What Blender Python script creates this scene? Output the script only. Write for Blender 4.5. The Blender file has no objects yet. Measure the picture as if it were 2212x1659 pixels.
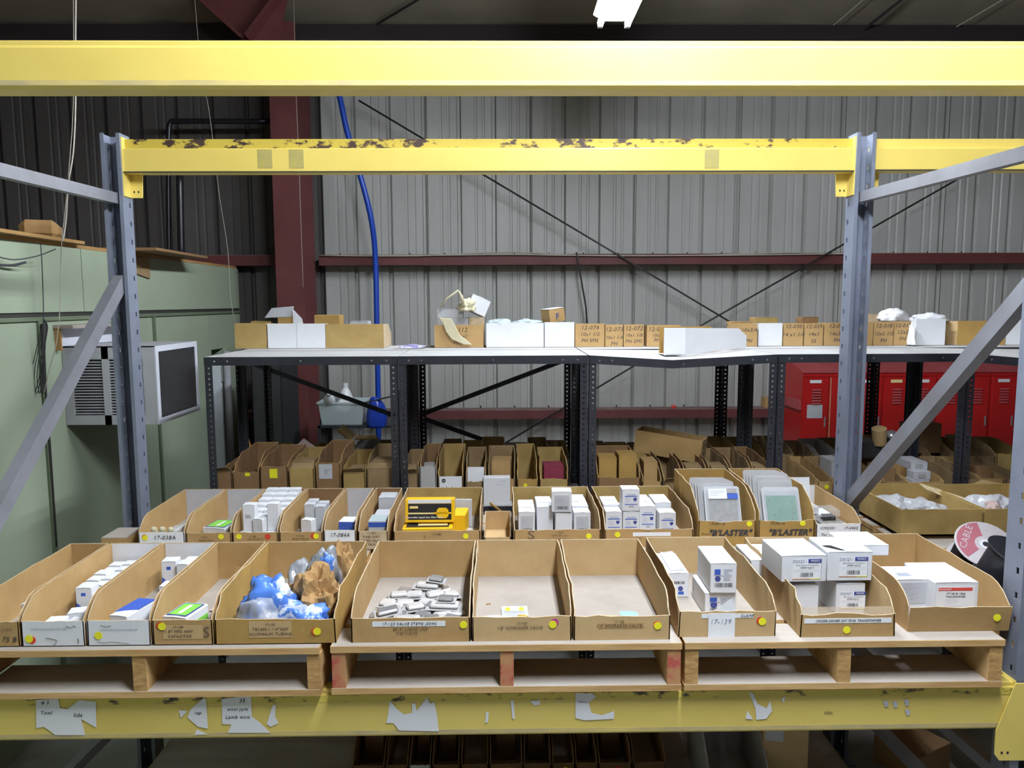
import bpy, bmesh, math, random
from mathutils import Vector, Matrix, noise as mnoise
R = random.Random(7)
sc = bpy.context.scene
COL = sc.collection
F = 1620.0; CH = 2.1
# ---------------------------------------------------------------- camera
cam_d = bpy.data.cameras.new('camera'); cam = bpy.data.objects.new('camera', cam_d); COL.objects.link(cam)
cam_d.sensor_fit = 'HORIZONTAL'; cam_d.sensor_width = 36.0; cam_d.lens = F / 2212 * 36; cam_d.clip_start = .05; cam_d.clip_end = 60
PITCH = math.atan(176 / 1620)
CM = Matrix.Rotation(-.0142, 3, 'Z') @ Matrix.Rotation(math.pi / 2 - PITCH, 3, 'X') @ Matrix.Rotation(-.004, 3, 'Z')
cam.matrix_world = Matrix.Translation((0, 0, CH)) @ CM.to_4x4()
sc.camera = cam
# ---------------------------------------------------------------- world, exposure
w = bpy.data.worlds.new('world'); sc.world = w; w.use_nodes = True
w.node_tree.nodes['Background'].inputs[0].default_value = (.50, .56, .66, 1)
w.node_tree.nodes['Background'].inputs[1].default_value = .085
sc.view_settings.view_transform = 'Standard'; sc.view_settings.look = 'None'
sc.view_settings.exposure = 0; sc.view_settings.gamma = 1; sc.view_settings.use_curve_mapping = False
TUBE = 440.0            # brightness of the fluorescent tubes

def ray(px, py): return CM @ Vector(((px - 1106) / F, -(py - 829.5) / F, -1))
def at(px, py, Y):
    v = ray(px, py); return v * (Y / v.y) + Vector((0, 0, CH))
def onz(px, py, z):
    v = ray(px, py); return v * ((z - CH) / v.z) + Vector((0, 0, CH))
def xon(px, Y, z):
    T = CM.transposed(); b = T @ Vector((0, Y, z - CH)); c = T @ Vector((1, 0, 0)); k = (1106 - px) / F
    return (k * b.z - b.x) / (c.x - k * c.z)
def zat(px, py, Y): return at(px, py, Y).z

# ---------------------------------------------------------------- materials
MT = {}
def mat(name, col, rough=.7, metal=0, col2=None, scale=12, thr=None, bump=0, bscale=60, emit=0, alpha=1, trans=0, stretch=None, spec=.5, soft=.08):
    m = bpy.data.materials.new(name); m.use_nodes = True; nt = m.node_tree; N = nt.nodes; L = nt.links
    b = N['Principled BSDF']
    b.inputs['Base Color'].default_value = (*col, 1); b.inputs['Roughness'].default_value = rough; b.inputs['Metallic'].default_value = metal
    b.inputs['Specular IOR Level'].default_value = spec
    if alpha < 1: b.inputs['Alpha'].default_value = alpha
    if trans: b.inputs['Transmission Weight'].default_value = trans
    if emit:
        b.inputs['Emission Color'].default_value = (*col, 1); b.inputs['Emission Strength'].default_value = emit
    if col2 is not None or bump:
        tc = N.new('ShaderNodeTexCoord'); mp = N.new('ShaderNodeMapping'); L.new(tc.outputs['Object'], mp.inputs[0])
        if stretch: mp.inputs['Scale'].default_value = stretch
        if col2 is not None:
            nz = N.new('ShaderNodeTexNoise'); nz.inputs['Scale'].default_value = scale; nz.inputs['Detail'].default_value = 5; nz.inputs['Roughness'].default_value = .62
            L.new(mp.outputs[0], nz.inputs['Vector'])
            cr = N.new('ShaderNodeValToRGB'); t = .5 if thr is None else thr; s = .18 if thr is None else soft
            cr.color_ramp.elements[0].position = max(0, t - s); cr.color_ramp.elements[1].position = min(1, t + s)
            cr.color_ramp.elements[0].color = (*col, 1); cr.color_ramp.elements[1].color = (*col2, 1)
            L.new(nz.outputs[0], cr.inputs[0]); L.new(cr.outputs[0], b.inputs['Base Color'])
        if bump:
            n2 = N.new('ShaderNodeTexNoise'); n2.inputs['Scale'].default_value = bscale; n2.inputs['Detail'].default_value = 3
            L.new(mp.outputs[0], n2.inputs['Vector']); bp = N.new('ShaderNodeBump'); bp.inputs['Strength'].default_value = bump; bp.inputs['Distance'].default_value = .004
            L.new(n2.outputs[0], bp.inputs['Height']); L.new(bp.outputs[0], b.inputs['Normal'])
    MT[name] = m; return m
mat('kraft', (.47, .30, .125), .8, col2=(.39, .24, .09), scale=9, bump=.15)
mat('kraft_light', (.55, .385, .19), .8, col2=(.47, .315, .145), scale=7, bump=.15)
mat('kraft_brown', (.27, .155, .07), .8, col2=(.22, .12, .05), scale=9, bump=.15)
mat('kraft_gold', (.46, .28, .075), .75, col2=(.33, .20, .055), scale=8, bump=.15)
mat('kraft_olive', (.45, .31, .11), .75, col2=(.33, .22, .07), scale=9, bump=.12)
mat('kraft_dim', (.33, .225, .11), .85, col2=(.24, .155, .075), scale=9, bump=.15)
mat('cut_edge', (.62, .50, .33), .85, col2=(.45, .33, .2), scale=40)
mat('dust', (.37, .33, .29), .95, col2=(.30, .26, .22), scale=6, bump=.1)
mat('white_card', (.76, .77, .80), .6, col2=(.68, .69, .72), scale=5)
mat('white_dim', (.55, .56, .60), .7, col2=(.46, .47, .50), scale=6)
mat('grey_card', (.40, .39, .39), .8, col2=(.33, .32, .32), scale=8)
mat('paper', (.80, .81, .84), .8, bump=.1, bscale=30)
mat('ink', (.05, .045, .05), .8)
mat('faded_ink', (.16, .11, .07), .8)
mat('pale_ink', (.36, .38, .48), .8)
mat('blue_print', (.045, .11, .50), .5)
mat('navy_print', (.05, .07, .28), .5)
mat('cyan_paper', (.25, .60, .80), .7)
mat('green_print', (.22, .60, .08), .5)
mat('red_print', (.70, .07, .06), .5)
mat('orange_print', (.75, .30, .10), .5)
mat('sticker_yellow', (.85, .80, .02), .6)
mat('sticker_red', (.65, .05, .02), .6)
mat('sticker_magenta', (.45, .06, .22), .6)
mat('yellow_box', (.88, .52, .01), .45)
mat('yellow_pale', (.90, .75, .33), .5)
mat('black_print', (.02, .02, .022), .4)
mat('rack_yellow', (.80, .63, .16), .36, col2=(.73, .56, .13), scale=2.2, bump=.05, bscale=8)
mat('rack_yellow_chipped', (.70, .56, .10), .5, col2=(.07, .045, .03), scale=26, thr=.585, soft=.04, stretch=(.5, 1, 1))
mat('rack_yellow_rusty', (.56, .43, .06), .6, col2=(.05, .025, .02), scale=22, thr=.56, soft=.03, stretch=(.55, 1, 1))
mat('rack_scuff', (.44, .36, .22), .7, col2=(.70, .56, .18), scale=14, stretch=(.3, 1, 1))
mat('steel_blue', (.235, .26, .33), .45, metal=.25, col2=(.19, .21, .27), scale=7, bump=.05, bscale=20)
mat('brace_grey', (.25, .255, .29), .5, metal=.2, col2=(.19, .19, .21), scale=5)
mat('angle_black', (.022, .024, .036), .5, metal=.2, col2=(.035, .036, .045), scale=14)
mat('shelf_top', (.46, .46, .46), .9, col2=(.38, .37, .36), scale=5)
mat('wall_metal', (.51, .51, .485), .5, metal=.1, col2=(.43, .425, .40), scale=3, stretch=(1, 1, .25))
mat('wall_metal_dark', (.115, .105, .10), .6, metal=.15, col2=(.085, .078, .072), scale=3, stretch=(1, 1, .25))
mat('red_oxide', (.135, .034, .032), .6, col2=(.10, .024, .024), scale=4)
mat('girt_dust', (.24, .17, .155), .9, col2=(.15, .07, .065), scale=8)
mat('green_wall', (.345, .40, .29), .75, col2=(.30, .355, .25), scale=1.8)
mat('green_trim', (.13, .17, .10), .7)
mat('seam_dark', (.03, .03, .025), .8)
mat('ceiling_vinyl', (.29, .255, .195), .8, col2=(.23, .20, .155), scale=2, bump=.3, bscale=5)
mat('purlin_dark', (.02, .012, .014), .7)
mat('concrete', (.36, .36, .33), .8, col2=(.28, .28, .26), scale=3, bump=.1)
mat('pallet_wood', (.68, .45, .20), .75, col2=(.46, .26, .09), scale=6, stretch=(.5, 4, 4), bump=.25, bscale=30)
mat('pallet_end', (.62, .38, .14), .8, col2=(.32, .17, .06), scale=22, stretch=(1, 1, 3), bump=.2)
mat('pallet_red', (.52, .27, .12), .8, col2=(.48, .05, .06), scale=14, thr=.52, soft=.1)
mat('pallet_dusty', (.44, .40, .36), .9, col2=(.36, .31, .26), scale=6, stretch=(.4, 2, 2))
mat('locker_red', (.50, .012, .012), .35, col2=(.42, .01, .01), scale=3)
mat('locker_top', (.42, .075, .08), .7, col2=(.34, .04, .045), scale=4)
mat('locker_dark', (.06, .003, .003), .6)
mat('ac_white', (.42, .42, .45), .5, col2=(.36, .36, .38), scale=6)
mat('ac_bright', (.62, .63, .70), .4)
mat('dark_void', (.008, .008, .01), .9)
mat('coil_dark', (.022, .022, .025), .6, col2=(.035, .035, .035), scale=6, stretch=(1, 1, 20))
mat('plywood', (.42, .25, .09), .8, col2=(.33, .18, .06), scale=5)
mat('blue_pipe', (.008, .055, .42), .4)
mat('dark_metal', (.05, .045, .045), .5, metal=.5)
mat('cable_pale', (.42, .38, .32), .7)
mat('cable_dark', (.04, .04, .045), .7)
mat('door_white', (.62, .65, .72), .5)
mat('plastic_clear', (.72, .74, .78), .12, alpha=.42, spec=.8)
mat('plastic_white', (.74, .75, .77), .35, bump=.2, bscale=25)
mat('tub_plastic', (.62, .72, .74), .3, alpha=.6)
mat('bag_grey', (.50, .50, .52), .3, col2=(.38, .38, .40), scale=9, bump=.3, bscale=18)
mat('bag_blue', (.08, .20, .62), .3, col2=(.66, .72, .80), scale=9, thr=.52, soft=.02)
mat('bag_silver', (.52, .54, .58), .22, metal=.35, col2=(.20, .21, .24), scale=10, spec=.8)
mat('paper_bag', (.42, .25, .10), .8, col2=(.30, .17, .06), scale=7, bump=.3, bscale=25)
mat('bubble_grey', (.46, .45, .44), .5, bump=.3, bscale=25)
mat('nickel', (.55, .55, .56), .25, metal=.7)
mat('blister', (.50, .48, .46), .25, col2=(.60, .59, .58), scale=25, spec=.7)
mat('blister_clear', (.66, .68, .72), .06, alpha=.20, spec=.9)
mat('board_green', (.05, .28, .18), .35, col2=(.10, .36, .24), scale=20)
mat('board_silver', (.50, .49, .46), .3, metal=.4, col2=(.32, .31, .30), scale=40)
mat('spool_red', (.30, .085, .11), .6)
mat('spool_grey', (.42, .39, .40), .6, col2=(.35, .31, .32), scale=9)
mat('wire_black', (.013, .013, .018), .35)
mat('brass', (.70, .45, .12), .3, metal=.8)
mat('blue_bag', (.01, .04, .33), .25, bump=.3, bscale=20)
mat('broom_wood', (.50, .23, .03), .5)
mat('maroon_card', (.24, .03, .06), .6)
mat('old_tape', (.38, .34, .13), .5, col2=(.46, .38, .10), scale=20)
mat('tape_clear', (.60, .48, .34), .12, alpha=.35, spec=.9)
mat('tube_light', (.86, .92, 1.0), .5, emit=TUBE)
mat('tube_light_dim', (.84, .91, 1.0), .5, emit=TUBE * .46)
mat('fixture_white', (.75, .75, .75), .4)
mat('purple_card', (.30, .25, .55), .6, col2=(.75, .73, .8), scale=14, thr=.5, soft=.03)
mat('yellowed_plastic', (.60, .56, .40), .3, col2=(.50, .44, .28), scale=9, bump=.3)
mat('pink_card', (.48, .36, .33), .8)

# ---------------------------------------------------------------- mesh builder
class MB:
    def __init__(s): s.v = []; s.f = []; s.m = []
    def add(s, vs, fs, m=0):
        o = len(s.v); s.v += [tuple(q) for q in vs]
        for f in fs: s.f.append([o + i for i in f]); s.m.append(m)
        return s
    def box(s, x0, x1, y0, y1, z0, z1, m=0, M=None):
        vs = [(x, y, z) for z in (z0, z1) for y in (y0, y1) for x in (x0, x1)]
        if M is not None: vs = [M @ Vector(q) for q in vs]
        return s.add(vs, [(0, 2, 3, 1), (4, 5, 7, 6), (0, 1, 5, 4), (2, 6, 7, 3), (0, 4, 6, 2), (1, 3, 7, 5)], m)
    def prism(s, poly, ax, a0, a1, m=0, M=None):
        n = len(poly)
        def P(p, a): return {'x': (a, p[0], p[1]), 'y': (p[0], a, p[1]), 'z': (p[0], p[1], a)}[ax]
        vs = [P(p, a0) for p in poly] + [P(p, a1) for p in poly]
        if M is not None: vs = [M @ Vector(q) for q in vs]
        return s.add(vs, [tuple(range(n))[::-1], tuple(range(n, 2 * n))] + [(i, (i + 1) % n, n + (i + 1) % n, n + i) for i in range(n)], m)
    def bar(s, p0, p1, wd, th, up=(0, 0, 1), m=0):
        p0 = Vector(p0); p1 = Vector(p1); d = (p1 - p0).normalized(); u = Vector(up); sd = d.cross(u).normalized(); u = sd.cross(d)
        vs = [p + sd * (a * wd / 2) + u * (b * th / 2) for p in (p0, p1) for a, b in ((-1, -1), (1, -1), (1, 1), (-1, 1))]
        return s.add(vs, [(0, 3, 2, 1), (4, 5, 6, 7), (0, 1, 5, 4), (1, 2, 6, 5), (2, 3, 7, 6), (3, 0, 4, 7)], m)
    def tube(s, pts, r, n=8, m=0, cap=True):
        pts = [Vector(p) for p in pts]; rings = []; prev = None
        for i, p in enumerate(pts):
            d = (pts[min(i + 1, len(pts) - 1)] - pts[max(i - 1, 0)]).normalized()
            a = prev if prev is not None else (Vector((0, 0, 1)) if abs(d.z) < .9 else Vector((1, 0, 0)))
            sd = d.cross(a).normalized(); up = sd.cross(d).normalized(); prev = up
            rr = r[i] if isinstance(r, (list, tuple)) else r
            rings.append([p + (sd * math.cos(t) + up * math.sin(t)) * rr for t in [k * 2 * math.pi / n for k in range(n)]])
        vs = [q for g in rings for q in g]; fs = []
        for i in range(len(pts) - 1):
            for k in range(n): fs.append((i * n + k, i * n + (k + 1) % n, (i + 1) * n + (k + 1) % n, (i + 1) * n + k))
        if cap: fs += [tuple(range(n))[::-1], tuple(range((len(pts) - 1) * n, len(pts) * n))]
        return s.add(vs, fs, m)
    def lathe(s, prof, n=20, m=0, M=None):
        vs = []; fs = []
        for r, z in prof:
            for k in range(n):
                t = 2 * math.pi * k / n; q = Vector((r * math.cos(t), r * math.sin(t), z)); vs.append(M @ q if M is not None else q)
        for i in range(len(prof) - 1):
            for k in range(n): fs.append((i * n + k, i * n + (k + 1) % n, (i + 1) * n + (k + 1) % n, (i + 1) * n + k))
        fs += [tuple(range(n))[::-1], tuple(range((len(prof) - 1) * n, len(prof) * n))]
        return s.add(vs, fs, m)
    def build(s, name, mats, parent=None, loc=None, rot=None, bevel=0, smooth=False, recalc=True):
        me = bpy.data.meshes.new(name); me.from_pydata(s.v, [], s.f)
        if isinstance(mats, str): mats = [mats]
        for q in mats: me.materials.append(MT[q])
        for p, q in zip(me.polygons, s.m): p.material_index = q
        if bevel or recalc:
            bm = bmesh.new(); bm.from_mesh(me)
            if bevel: bmesh.ops.bevel(bm, geom=bm.edges[:], offset=bevel, segments=1, affect='EDGES', clamp_overlap=True)
            bmesh.ops.recalc_face_normals(bm, faces=bm.faces[:]); bm.to_mesh(me); bm.free()
        if smooth:
            for p in me.polygons: p.use_smooth = True
        return put(name, me, parent, loc, rot)
def put(name, me, parent=None, loc=None, rot=None):
    o = bpy.data.objects.new(name, me); COL.objects.link(o)
    if parent is not None: o.parent = parent
    if loc is not None: o.location = loc
    if rot is not None: o.rotation_euler = rot
    return o
def tag(o, label=None, cat=None, group=None, kind=None):
    if label: o['label'] = label
    if cat: o['category'] = cat
    if group: o['group'] = group
    if kind: o['kind'] = kind
    return o
def thing(name, label, cat, loc=(0, 0, 0), rz=0, group=None, rot=None):
    o = bpy.data.objects.new(name, None); COL.objects.link(o); o.location = loc; o.rotation_euler = rot or (0, 0, rz); o.empty_display_size = .1
    return tag(o, label, cat, group)
def struct(o): o['kind'] = 'structure'; return o
def text(s, size, loc, m, parent, name='lettering', rot=(math.pi / 2, 0, 0), shear=0, align='CENTER', wide=1.0, bold=0):
    cu = bpy.data.curves.new('lettering', 'FONT'); cu.body = s; cu.size = size; cu.align_x = align; cu.align_y = 'CENTER'; cu.resolution_u = 2; cu.shear = shear; cu.space_character = 1.08
    cu.offset = bold; cu.extrude = .0002
    t = bpy.data.objects.new('tmp', cu); COL.objects.link(t)
    dg = bpy.context.evaluated_depsgraph_get(); me = bpy.data.meshes.new_from_object(t.evaluated_get(dg)); me.name = 'lettering'
    bpy.data.objects.remove(t); bpy.data.curves.remove(cu)
    me.materials.clear(); me.materials.append(MT[m])
    o = put(name, me, parent, loc, rot); o.scale = (wide, 1, 1); return o
def copy_tree(o, parent=None):
    c = o.copy(); COL.objects.link(c)
    if parent is not None: c.parent = parent
    for ch in o.children: copy_tree(ch, c)
    return c
def slotted(mb, x0, x1, y, t, z0, z1, hx0, hx1, hole_h, pitch, start, ax='x', m=0):
    """plate of thickness t with one column of real rectangular holes; ax='x' plate spans x at y..y+t, ax='y' spans y at x=y..y+t"""
    def B(a0, a1, za, zb):
        if zb - za < 1e-5: return
        if ax == 'x': mb.box(a0, a1, y, y + t, za, zb, m)
        else: mb.box(y, y + t, a0, a1, za, zb, m)
    B(x0, hx0, z0, z1); B(hx1, x1, z0, z1); z = z0; h = z0 + start
    while h + hole_h < z1:
        B(hx0, hx1, z, h); z = h + hole_h; h += pitch
    B(hx0, hx1, z, z1)

# ================================================================ SETTING
mb = MB(); mb.box(-9, 12, -6, 6.95, -.1, 0); struct(mb.build('floor', 'concrete'))
# back wall of ribbed metal sheets, one object per 3 ft sheet
WY = 6.72
wall = thing('wall_back', None, None, (0, WY, 0)); struct(wall)
def sheet():
    P = []
    for k in range(3):
        x = k * .3048
        P += [(x + .0, 0), (x + .105, 0), (x + .111, .007), (x + .125, .007), (x + .131, 0), (x + .172, 0), (x + .178, .007), (x + .192, .007), (x + .198, 0), (x + .256, 0), (x + .262, .045), (x + .284, .045), (x + .298, .001), (x + .3047, 0.0005)]
    mb = MB(); n = len(P)
    vs = [(x, y, 0) for x, y in P] + [(x, y, 4.75) for x, y in P] + [(x, y + .002, 0) for x, y in P] + [(x, y + .002, 4.75) for x, y in P]
    fs = [(i, i + 1, n + i + 1, n + i) for i in range(n - 1)] + [(2 * n + i, 3 * n + i, 3 * n + i + 1, 2 * n + i + 1) for i in range(n - 1)]
    mb.add(vs, fs); mb.box(.9125, .9165, -.0015, .001, 0, 4.75, 1)
    return mb
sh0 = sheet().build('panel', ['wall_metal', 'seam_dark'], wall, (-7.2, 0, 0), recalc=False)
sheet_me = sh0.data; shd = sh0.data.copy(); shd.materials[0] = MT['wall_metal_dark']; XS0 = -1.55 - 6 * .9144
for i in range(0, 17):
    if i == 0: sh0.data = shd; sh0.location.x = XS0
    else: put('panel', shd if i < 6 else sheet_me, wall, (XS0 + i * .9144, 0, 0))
# side and rear enclosure of the shed, out of view
mb = MB(); mb.box(-9.1, -9, -6, 6.95, 0, 4.9); struct(mb.build('wall_left', 'wall_metal'))
# girts: C channels bolted inside the back wall
def girt(z0, z1, x0, x1):
    mb = MB(); mb.box(x0, x1, WY - .205, WY - .2, z0, z1); mb.box(x0, x1, WY - .2, WY - .005, z1 - .004, z1, 0); mb.box(x0, x1, WY - .2, WY - .005, z0, z0 + .004); mb.box(x0, x1, WY - .2, WY - .02, z1 + .0002, z1 + .0022, 1)
    return mb
colx0, colx1 = at(597, 620, 6.18).x, at(656, 620, 6.18).x
z1 = zat(1400, 571, WY - .2); z0 = z1 - .2
for k, (za, zb) in enumerate(((zat(1400, 571, WY - .2), zat(1400, 549, WY - .2)), (zat(1400, 903, WY - .2), zat(1400, 885, WY - .2)))):
    for side, (xa, xb) in enumerate(((-8.9, colx0 - .02), (colx1 + .05, 7.4))):
        mb = MB(); mb.box(xa, xb, WY - .205, WY - .2, za, zb); mb.box(xa, xb, WY - .2, WY - .04, zb - .005, zb); mb.box(xa, xb, WY - .199, WY - .04, za, za + .004)
        g = struct(mb.build('trim_%d' % (k * 2 + side + 1), 'red_oxide'))
        mb = MB(); mb.box(xa, xb, WY - .203, WY - .045, zb, zb + .004); mb.build('dust_layer', 'girt_dust', g)
        if side == 1:
            mb = MB()
            for i in range(22): mb.lathe([(.007, 0), (.007, .012), (.003, .02)], 6, M=Matrix.Translation((xa + .15 + i * .3048, WY - .05, zb + .006)))
            tag(mb.build('screws', 'dark_metal', g), kind='stuff')
# column of the rigid frame
c = thing('steel_column', 'dark red steel frame column standing in front of the ribbed wall', 'column', ((colx0 + colx1) / 2, 6.18, 0))
hw = (colx1 - colx0) / 2
mb = MB(); mb.box(-hw, hw, 0, .012, .02, 4.3); mb.build('flange', 'red_oxide', c)
mb = MB(); mb.box(-hw, hw, .40, .412, .02, 4.3); mb.build('flange', 'red_oxide', c)
mb = MB(); mb.box(-.006, .006, .012, .40, .02, 4.3); mb.build('web', 'red_oxide', c)
mb = MB(); mb.box(-hw - .06, hw + .06, -.04, .45, 0, .02); mb.build('base_plate', 'red_oxide', c)
# haunch and rafter going over the camera
P = [at(*q, 6.0) for q in ((405, -20), (625, -20), (600, 92), (530, 92))]
r = thing('roof_rafter', 'dark red tapered steel rafter haunch above the column', 'beam', (P[3].x, 6.0, P[3].z))
o0 = Vector(r.location)
mb = MB(); mb.prism([((q - o0).x, (q - o0).z) for q in P], 'y', 0, .012); mb.build('end_plate', 'red_oxide', r)
mb = MB(); q = [(q - o0) for q in P]; mb.prism([(q[0].x, q[0].z), (q[0].x + .03, q[0].z), (q[3].x + .03, q[3].z), (q[3].x, q[3].z)], 'y', -.12, .0); mb.build('stiffener', 'red_oxide', r)
mb = MB(); mb.prism([(q[1].x, q[1].z), (q[1].x - .03, q[1].z), (q[3].x + .03, q[2].z + .02), (q[3].x + .05, q[2].z)], 'y', -.12, .0); mb.build('stiffener', 'red_oxide', r)
mb = MB(); mb.box(.02, .22, .012, .18, .0, .75); mb.build('web', 'red_oxide', r)
# ceiling with purlins
CZ = 4.42
ceil = thing('ceiling', None, None, (0, 0, 0)); struct(ceil)
mb = MB(); nx, ny = 64, 26; vs = []; fs = []
for j in range(ny + 1):
    for i in range(nx + 1):
        x = -9 + 21 * i / nx; y = WY + .1 - 12.5 * j / ny
        vs.append((x, y, CZ - .08 + (WY - y) * .085 - .035 * abs(math.sin((x + .2) * math.pi / 1.22)) ** .5 * 0 + .03 * math.sin(x * 5.15) ** 4 + .012 * mnoise.noise(Vector((x * 2, y * 2, 0)))))
for j in range(ny):
    for i in range(nx): a = j * (nx + 1) + i; fs.append((a, a + 1, a + nx + 2, a + nx + 1))
mb.add(vs, fs); mb.build('insulation', 'ceiling_vinyl', ceil, smooth=True)
for i, y in enumerate((6.38, 4.9, 3.4, 1.9, .4, -1.1, -2.6)):
    mb = MB(); z = CZ + (WY - y) * .085 - .10; hh = .36 if i == 0 else .2
    mb.box(-9, 12, y, y + .008, z - hh, z); mb.box(-9, 12, y, y + .07, z - hh, z - hh + .006); mb.build('purlin', 'purlin_dark', ceil)
for p0, p1, rr, nm in (((815, 52), (915, -8), .009, 'brace_rod'), ((1868, 62), (1952, -4), .012, 'seam_tape'), ((1800, 55), (1870, -5), .004, 'seam_tape'), ((2066, 58), (2172, -4), .004, 'seam_tape')):
    mb = MB(); mb.tube([at(p0[0], p0[1], 6.36), at(p1[0], p1[1], 5.9)], rr, 6); mb.build(nm, 'dark_metal' if rr > .008 else 'cable_pale', ceil)

# partition wall of the green room
gx = -2.27
gz1 = at(0, 511, 3.38).z; gzm = at(0, 683, 3.38).z
gw = thing('wall_partition', None, None, (gx, 0, 0)); struct(gw)
ys = [1.2, 2.22, 3.62, 4.86, 5.55]
yend = 6.45
dy0, dy1 = 5.35, 5.75
doorz = 2.05
zt = gz1
for a, b in ((-1.0, 1.28), (1.28, 2.5), (2.5, 3.72), (3.72, 4.94), (4.94, 5.86)):
    mb = MB(); mb.box(-.09, 0, a + .003, b - .003, 0.0, gzm - .012); mb.build('panel', 'green_wall', gw)
for a, b in ((-1.0, 1.7), (1.7, 4.14), (4.14, 6.58)):
    mb = MB(); mb.box(-.09, 0, a + .003, b - .003, gzm + .012, zt); mb.build('panel', 'green_wall', gw)
mb = MB(); mb.box(-.09, 0, 6.24, 6.58, 0, gzm - .012); mb.build('panel', 'green_wall', gw)
mb = MB(); mb.box(-.085, -.008, -1, 6.57, gzm - .013, gzm + .013); mb.build('seam_strip', 'seam_dark', gw)
mb = MB(); mb.box(-.085, .012, -1, 6.57, gzm - .03, gzm - .013); mb.build('batten', 'green_trim', gw)
for y in (3.72, 4.94):
    mb = MB(); mb.box(0, .012, y - .014, y + .014, 0, gzm - .03); mb.build('batten', 'green_trim', gw)
mb = MB(); mb.box(-2.4, -.09, 6.5, 6.58, 0, zt); mb.build('panel', 'green_wall', gw)
mb = MB(); mb.box(-2.4, .0, -1, 6.55, zt + .001, zt + .02); mb.build('roof_deck', 'plywood', gw)
# loose plywood on top of the green room
for lab, x0_, x1_, y0_, y1_, zz, m_ in (('long plywood strip lying along the top edge of green wall', -.4, .10, 2.3, 4.1, .021, 'plywood'), ('dark plywood offcut overhanging the far top of green wall', -.5, .22, 4.55, 5.4, .021, 'kraft_brown')):
    mb = MB(); mb.box(x0_, x1_, 0, y1_ - y0_, 0, .016); tag(mb.build('plywood_board', m_, None, (gx, y0_, zt + zz), (0, 0, .03)), lab, 'board')
for i, (yy, s_, m_, lab) in enumerate(((3.22, .05, 'plywood', 'small wooden block on the green wall top near left edge'), (4.05, .09, 'paper_bag', 'crumpled yellowish bag on top of green wall beside the upright'))):
    mb = MB(); mb.box(-s_, s_, -s_, s_, 0, s_ * 1.1); tag(mb.build('scrap_block', m_, None, (gx - .15, yy, zt + .04), (0, 0, .4), bevel=.03), lab, 'block')
mb = MB(); mb.prism([(0, 0), (.36, 0), (.36, -.13), (0, -.08)], 'x', 0, .01)
tag(mb.build('cardboard_flap', 'kraft_dim', None, (gx + .003, 4.55, zt - .005)), 'olive cardboard flap hanging over the top of green wall', 'cardboard')
# doorway of the green room
dr = thing('door_1', None, None, (gx, 5.86, 0)); struct(dr); dt = 1.74
mb = MB(); mb.box(-.09, 0, .003, .375, dt, gzm - .012); mb.build('header', 'green_wall', dr)
mb = MB(); mb.box(-.1, .02, .30, .34, 0, dt); mb.build('jamb', 'green_wall', dr)
mb = MB(); mb.box(-.1, .015, .345, .36, 0, dt); mb.build('jamb', 'green_trim', dr)
mb = MB(); mb.box(-.1, .02, .362, .378, 0, dt); mb.build('jamb', 'green_wall', dr)
mb = MB(); mb.box(-.09, .0, .004, .04, 0, dt); mb.build('jamb', 'green_wall', dr)
mb = MB(); mb.box(.005, .07, .03, .055, .02, dt - .04); lf = mb.build('door_leaf', 'door_white', dr)
mb = MB(); mb.box(.07, .085, .03, .04, dt - .25, dt - .13); mb.build('hinge', 'nickel', lf)
mb = MB(); mb.tube([(.05, .22, 0.02), (.05, .22, dt - .02)], .03, 10); mb.build('door_post', 'ac_white', dr, smooth=True)
# tall black box with two front panels beyond the green room
mb = MB(); mb.box(-.02, .2, 0, .45, 0, 1.72); mb.box(-.01, .19, -.012, 0, .06, .85, 1); mb.box(-.01, .19, -.012, 0, .9, 1.7, 1)
tag(mb.build('black_box', ['dark_void', 'coil_dark'], None, (-1.83, 5.55, 0)), 'tall black box in the corner left of red column', 'cabinet')

# lights: two runs of open twin-tube fluorescent strips over the aisle
def strip(x, y0, y1, z, label, tm='tube_light'):
    t = thing('strip_light', label, 'light', (x, y0, z), group='ceiling strip lights'); L = y1 - y0
    mb = MB(); mb.prism([(-.06, .02), (.06, .02), (.12, .055), (.12, .062), (-.12, .062), (-.12, .055)], 'y', 0, L); mb.box(-.045, .045, 0, L, .063, .11); mb.build('housing', 'fixture_white', t)
    for s in (-1, 1):
        mb = MB(); mb.tube([(s * .08, .03, 0), (s * .08, L - .03, 0)], .019, 8); mb.build('fluorescent_tube', tm, t)
        for e in (.0, L - .03):
            mb = MB(); mb.box(s * .08 - .015, s * .08 + .015, e, e + .03, -.02, .021); mb.build('lamp_holder', 'fixture_white', t)
    for e in (.3, L - .3):
        mb = MB(); mb.tube([(0, e, .11), (0, e, CZ + .1 + (WY - y0 - e) * .085 - z)], .004, 5); mb.build('hanger', 'dark_metal', t)
    return t
lz = 3.72
strip(.67, 2.75, 4.6, lz, 'glaring twin tube strip light hanging above the yellow beam', 'tube_light_dim')
strip(.62, .4, 1.9, lz, 'twin tube strip light over the aisle, behind the camera')
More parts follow.
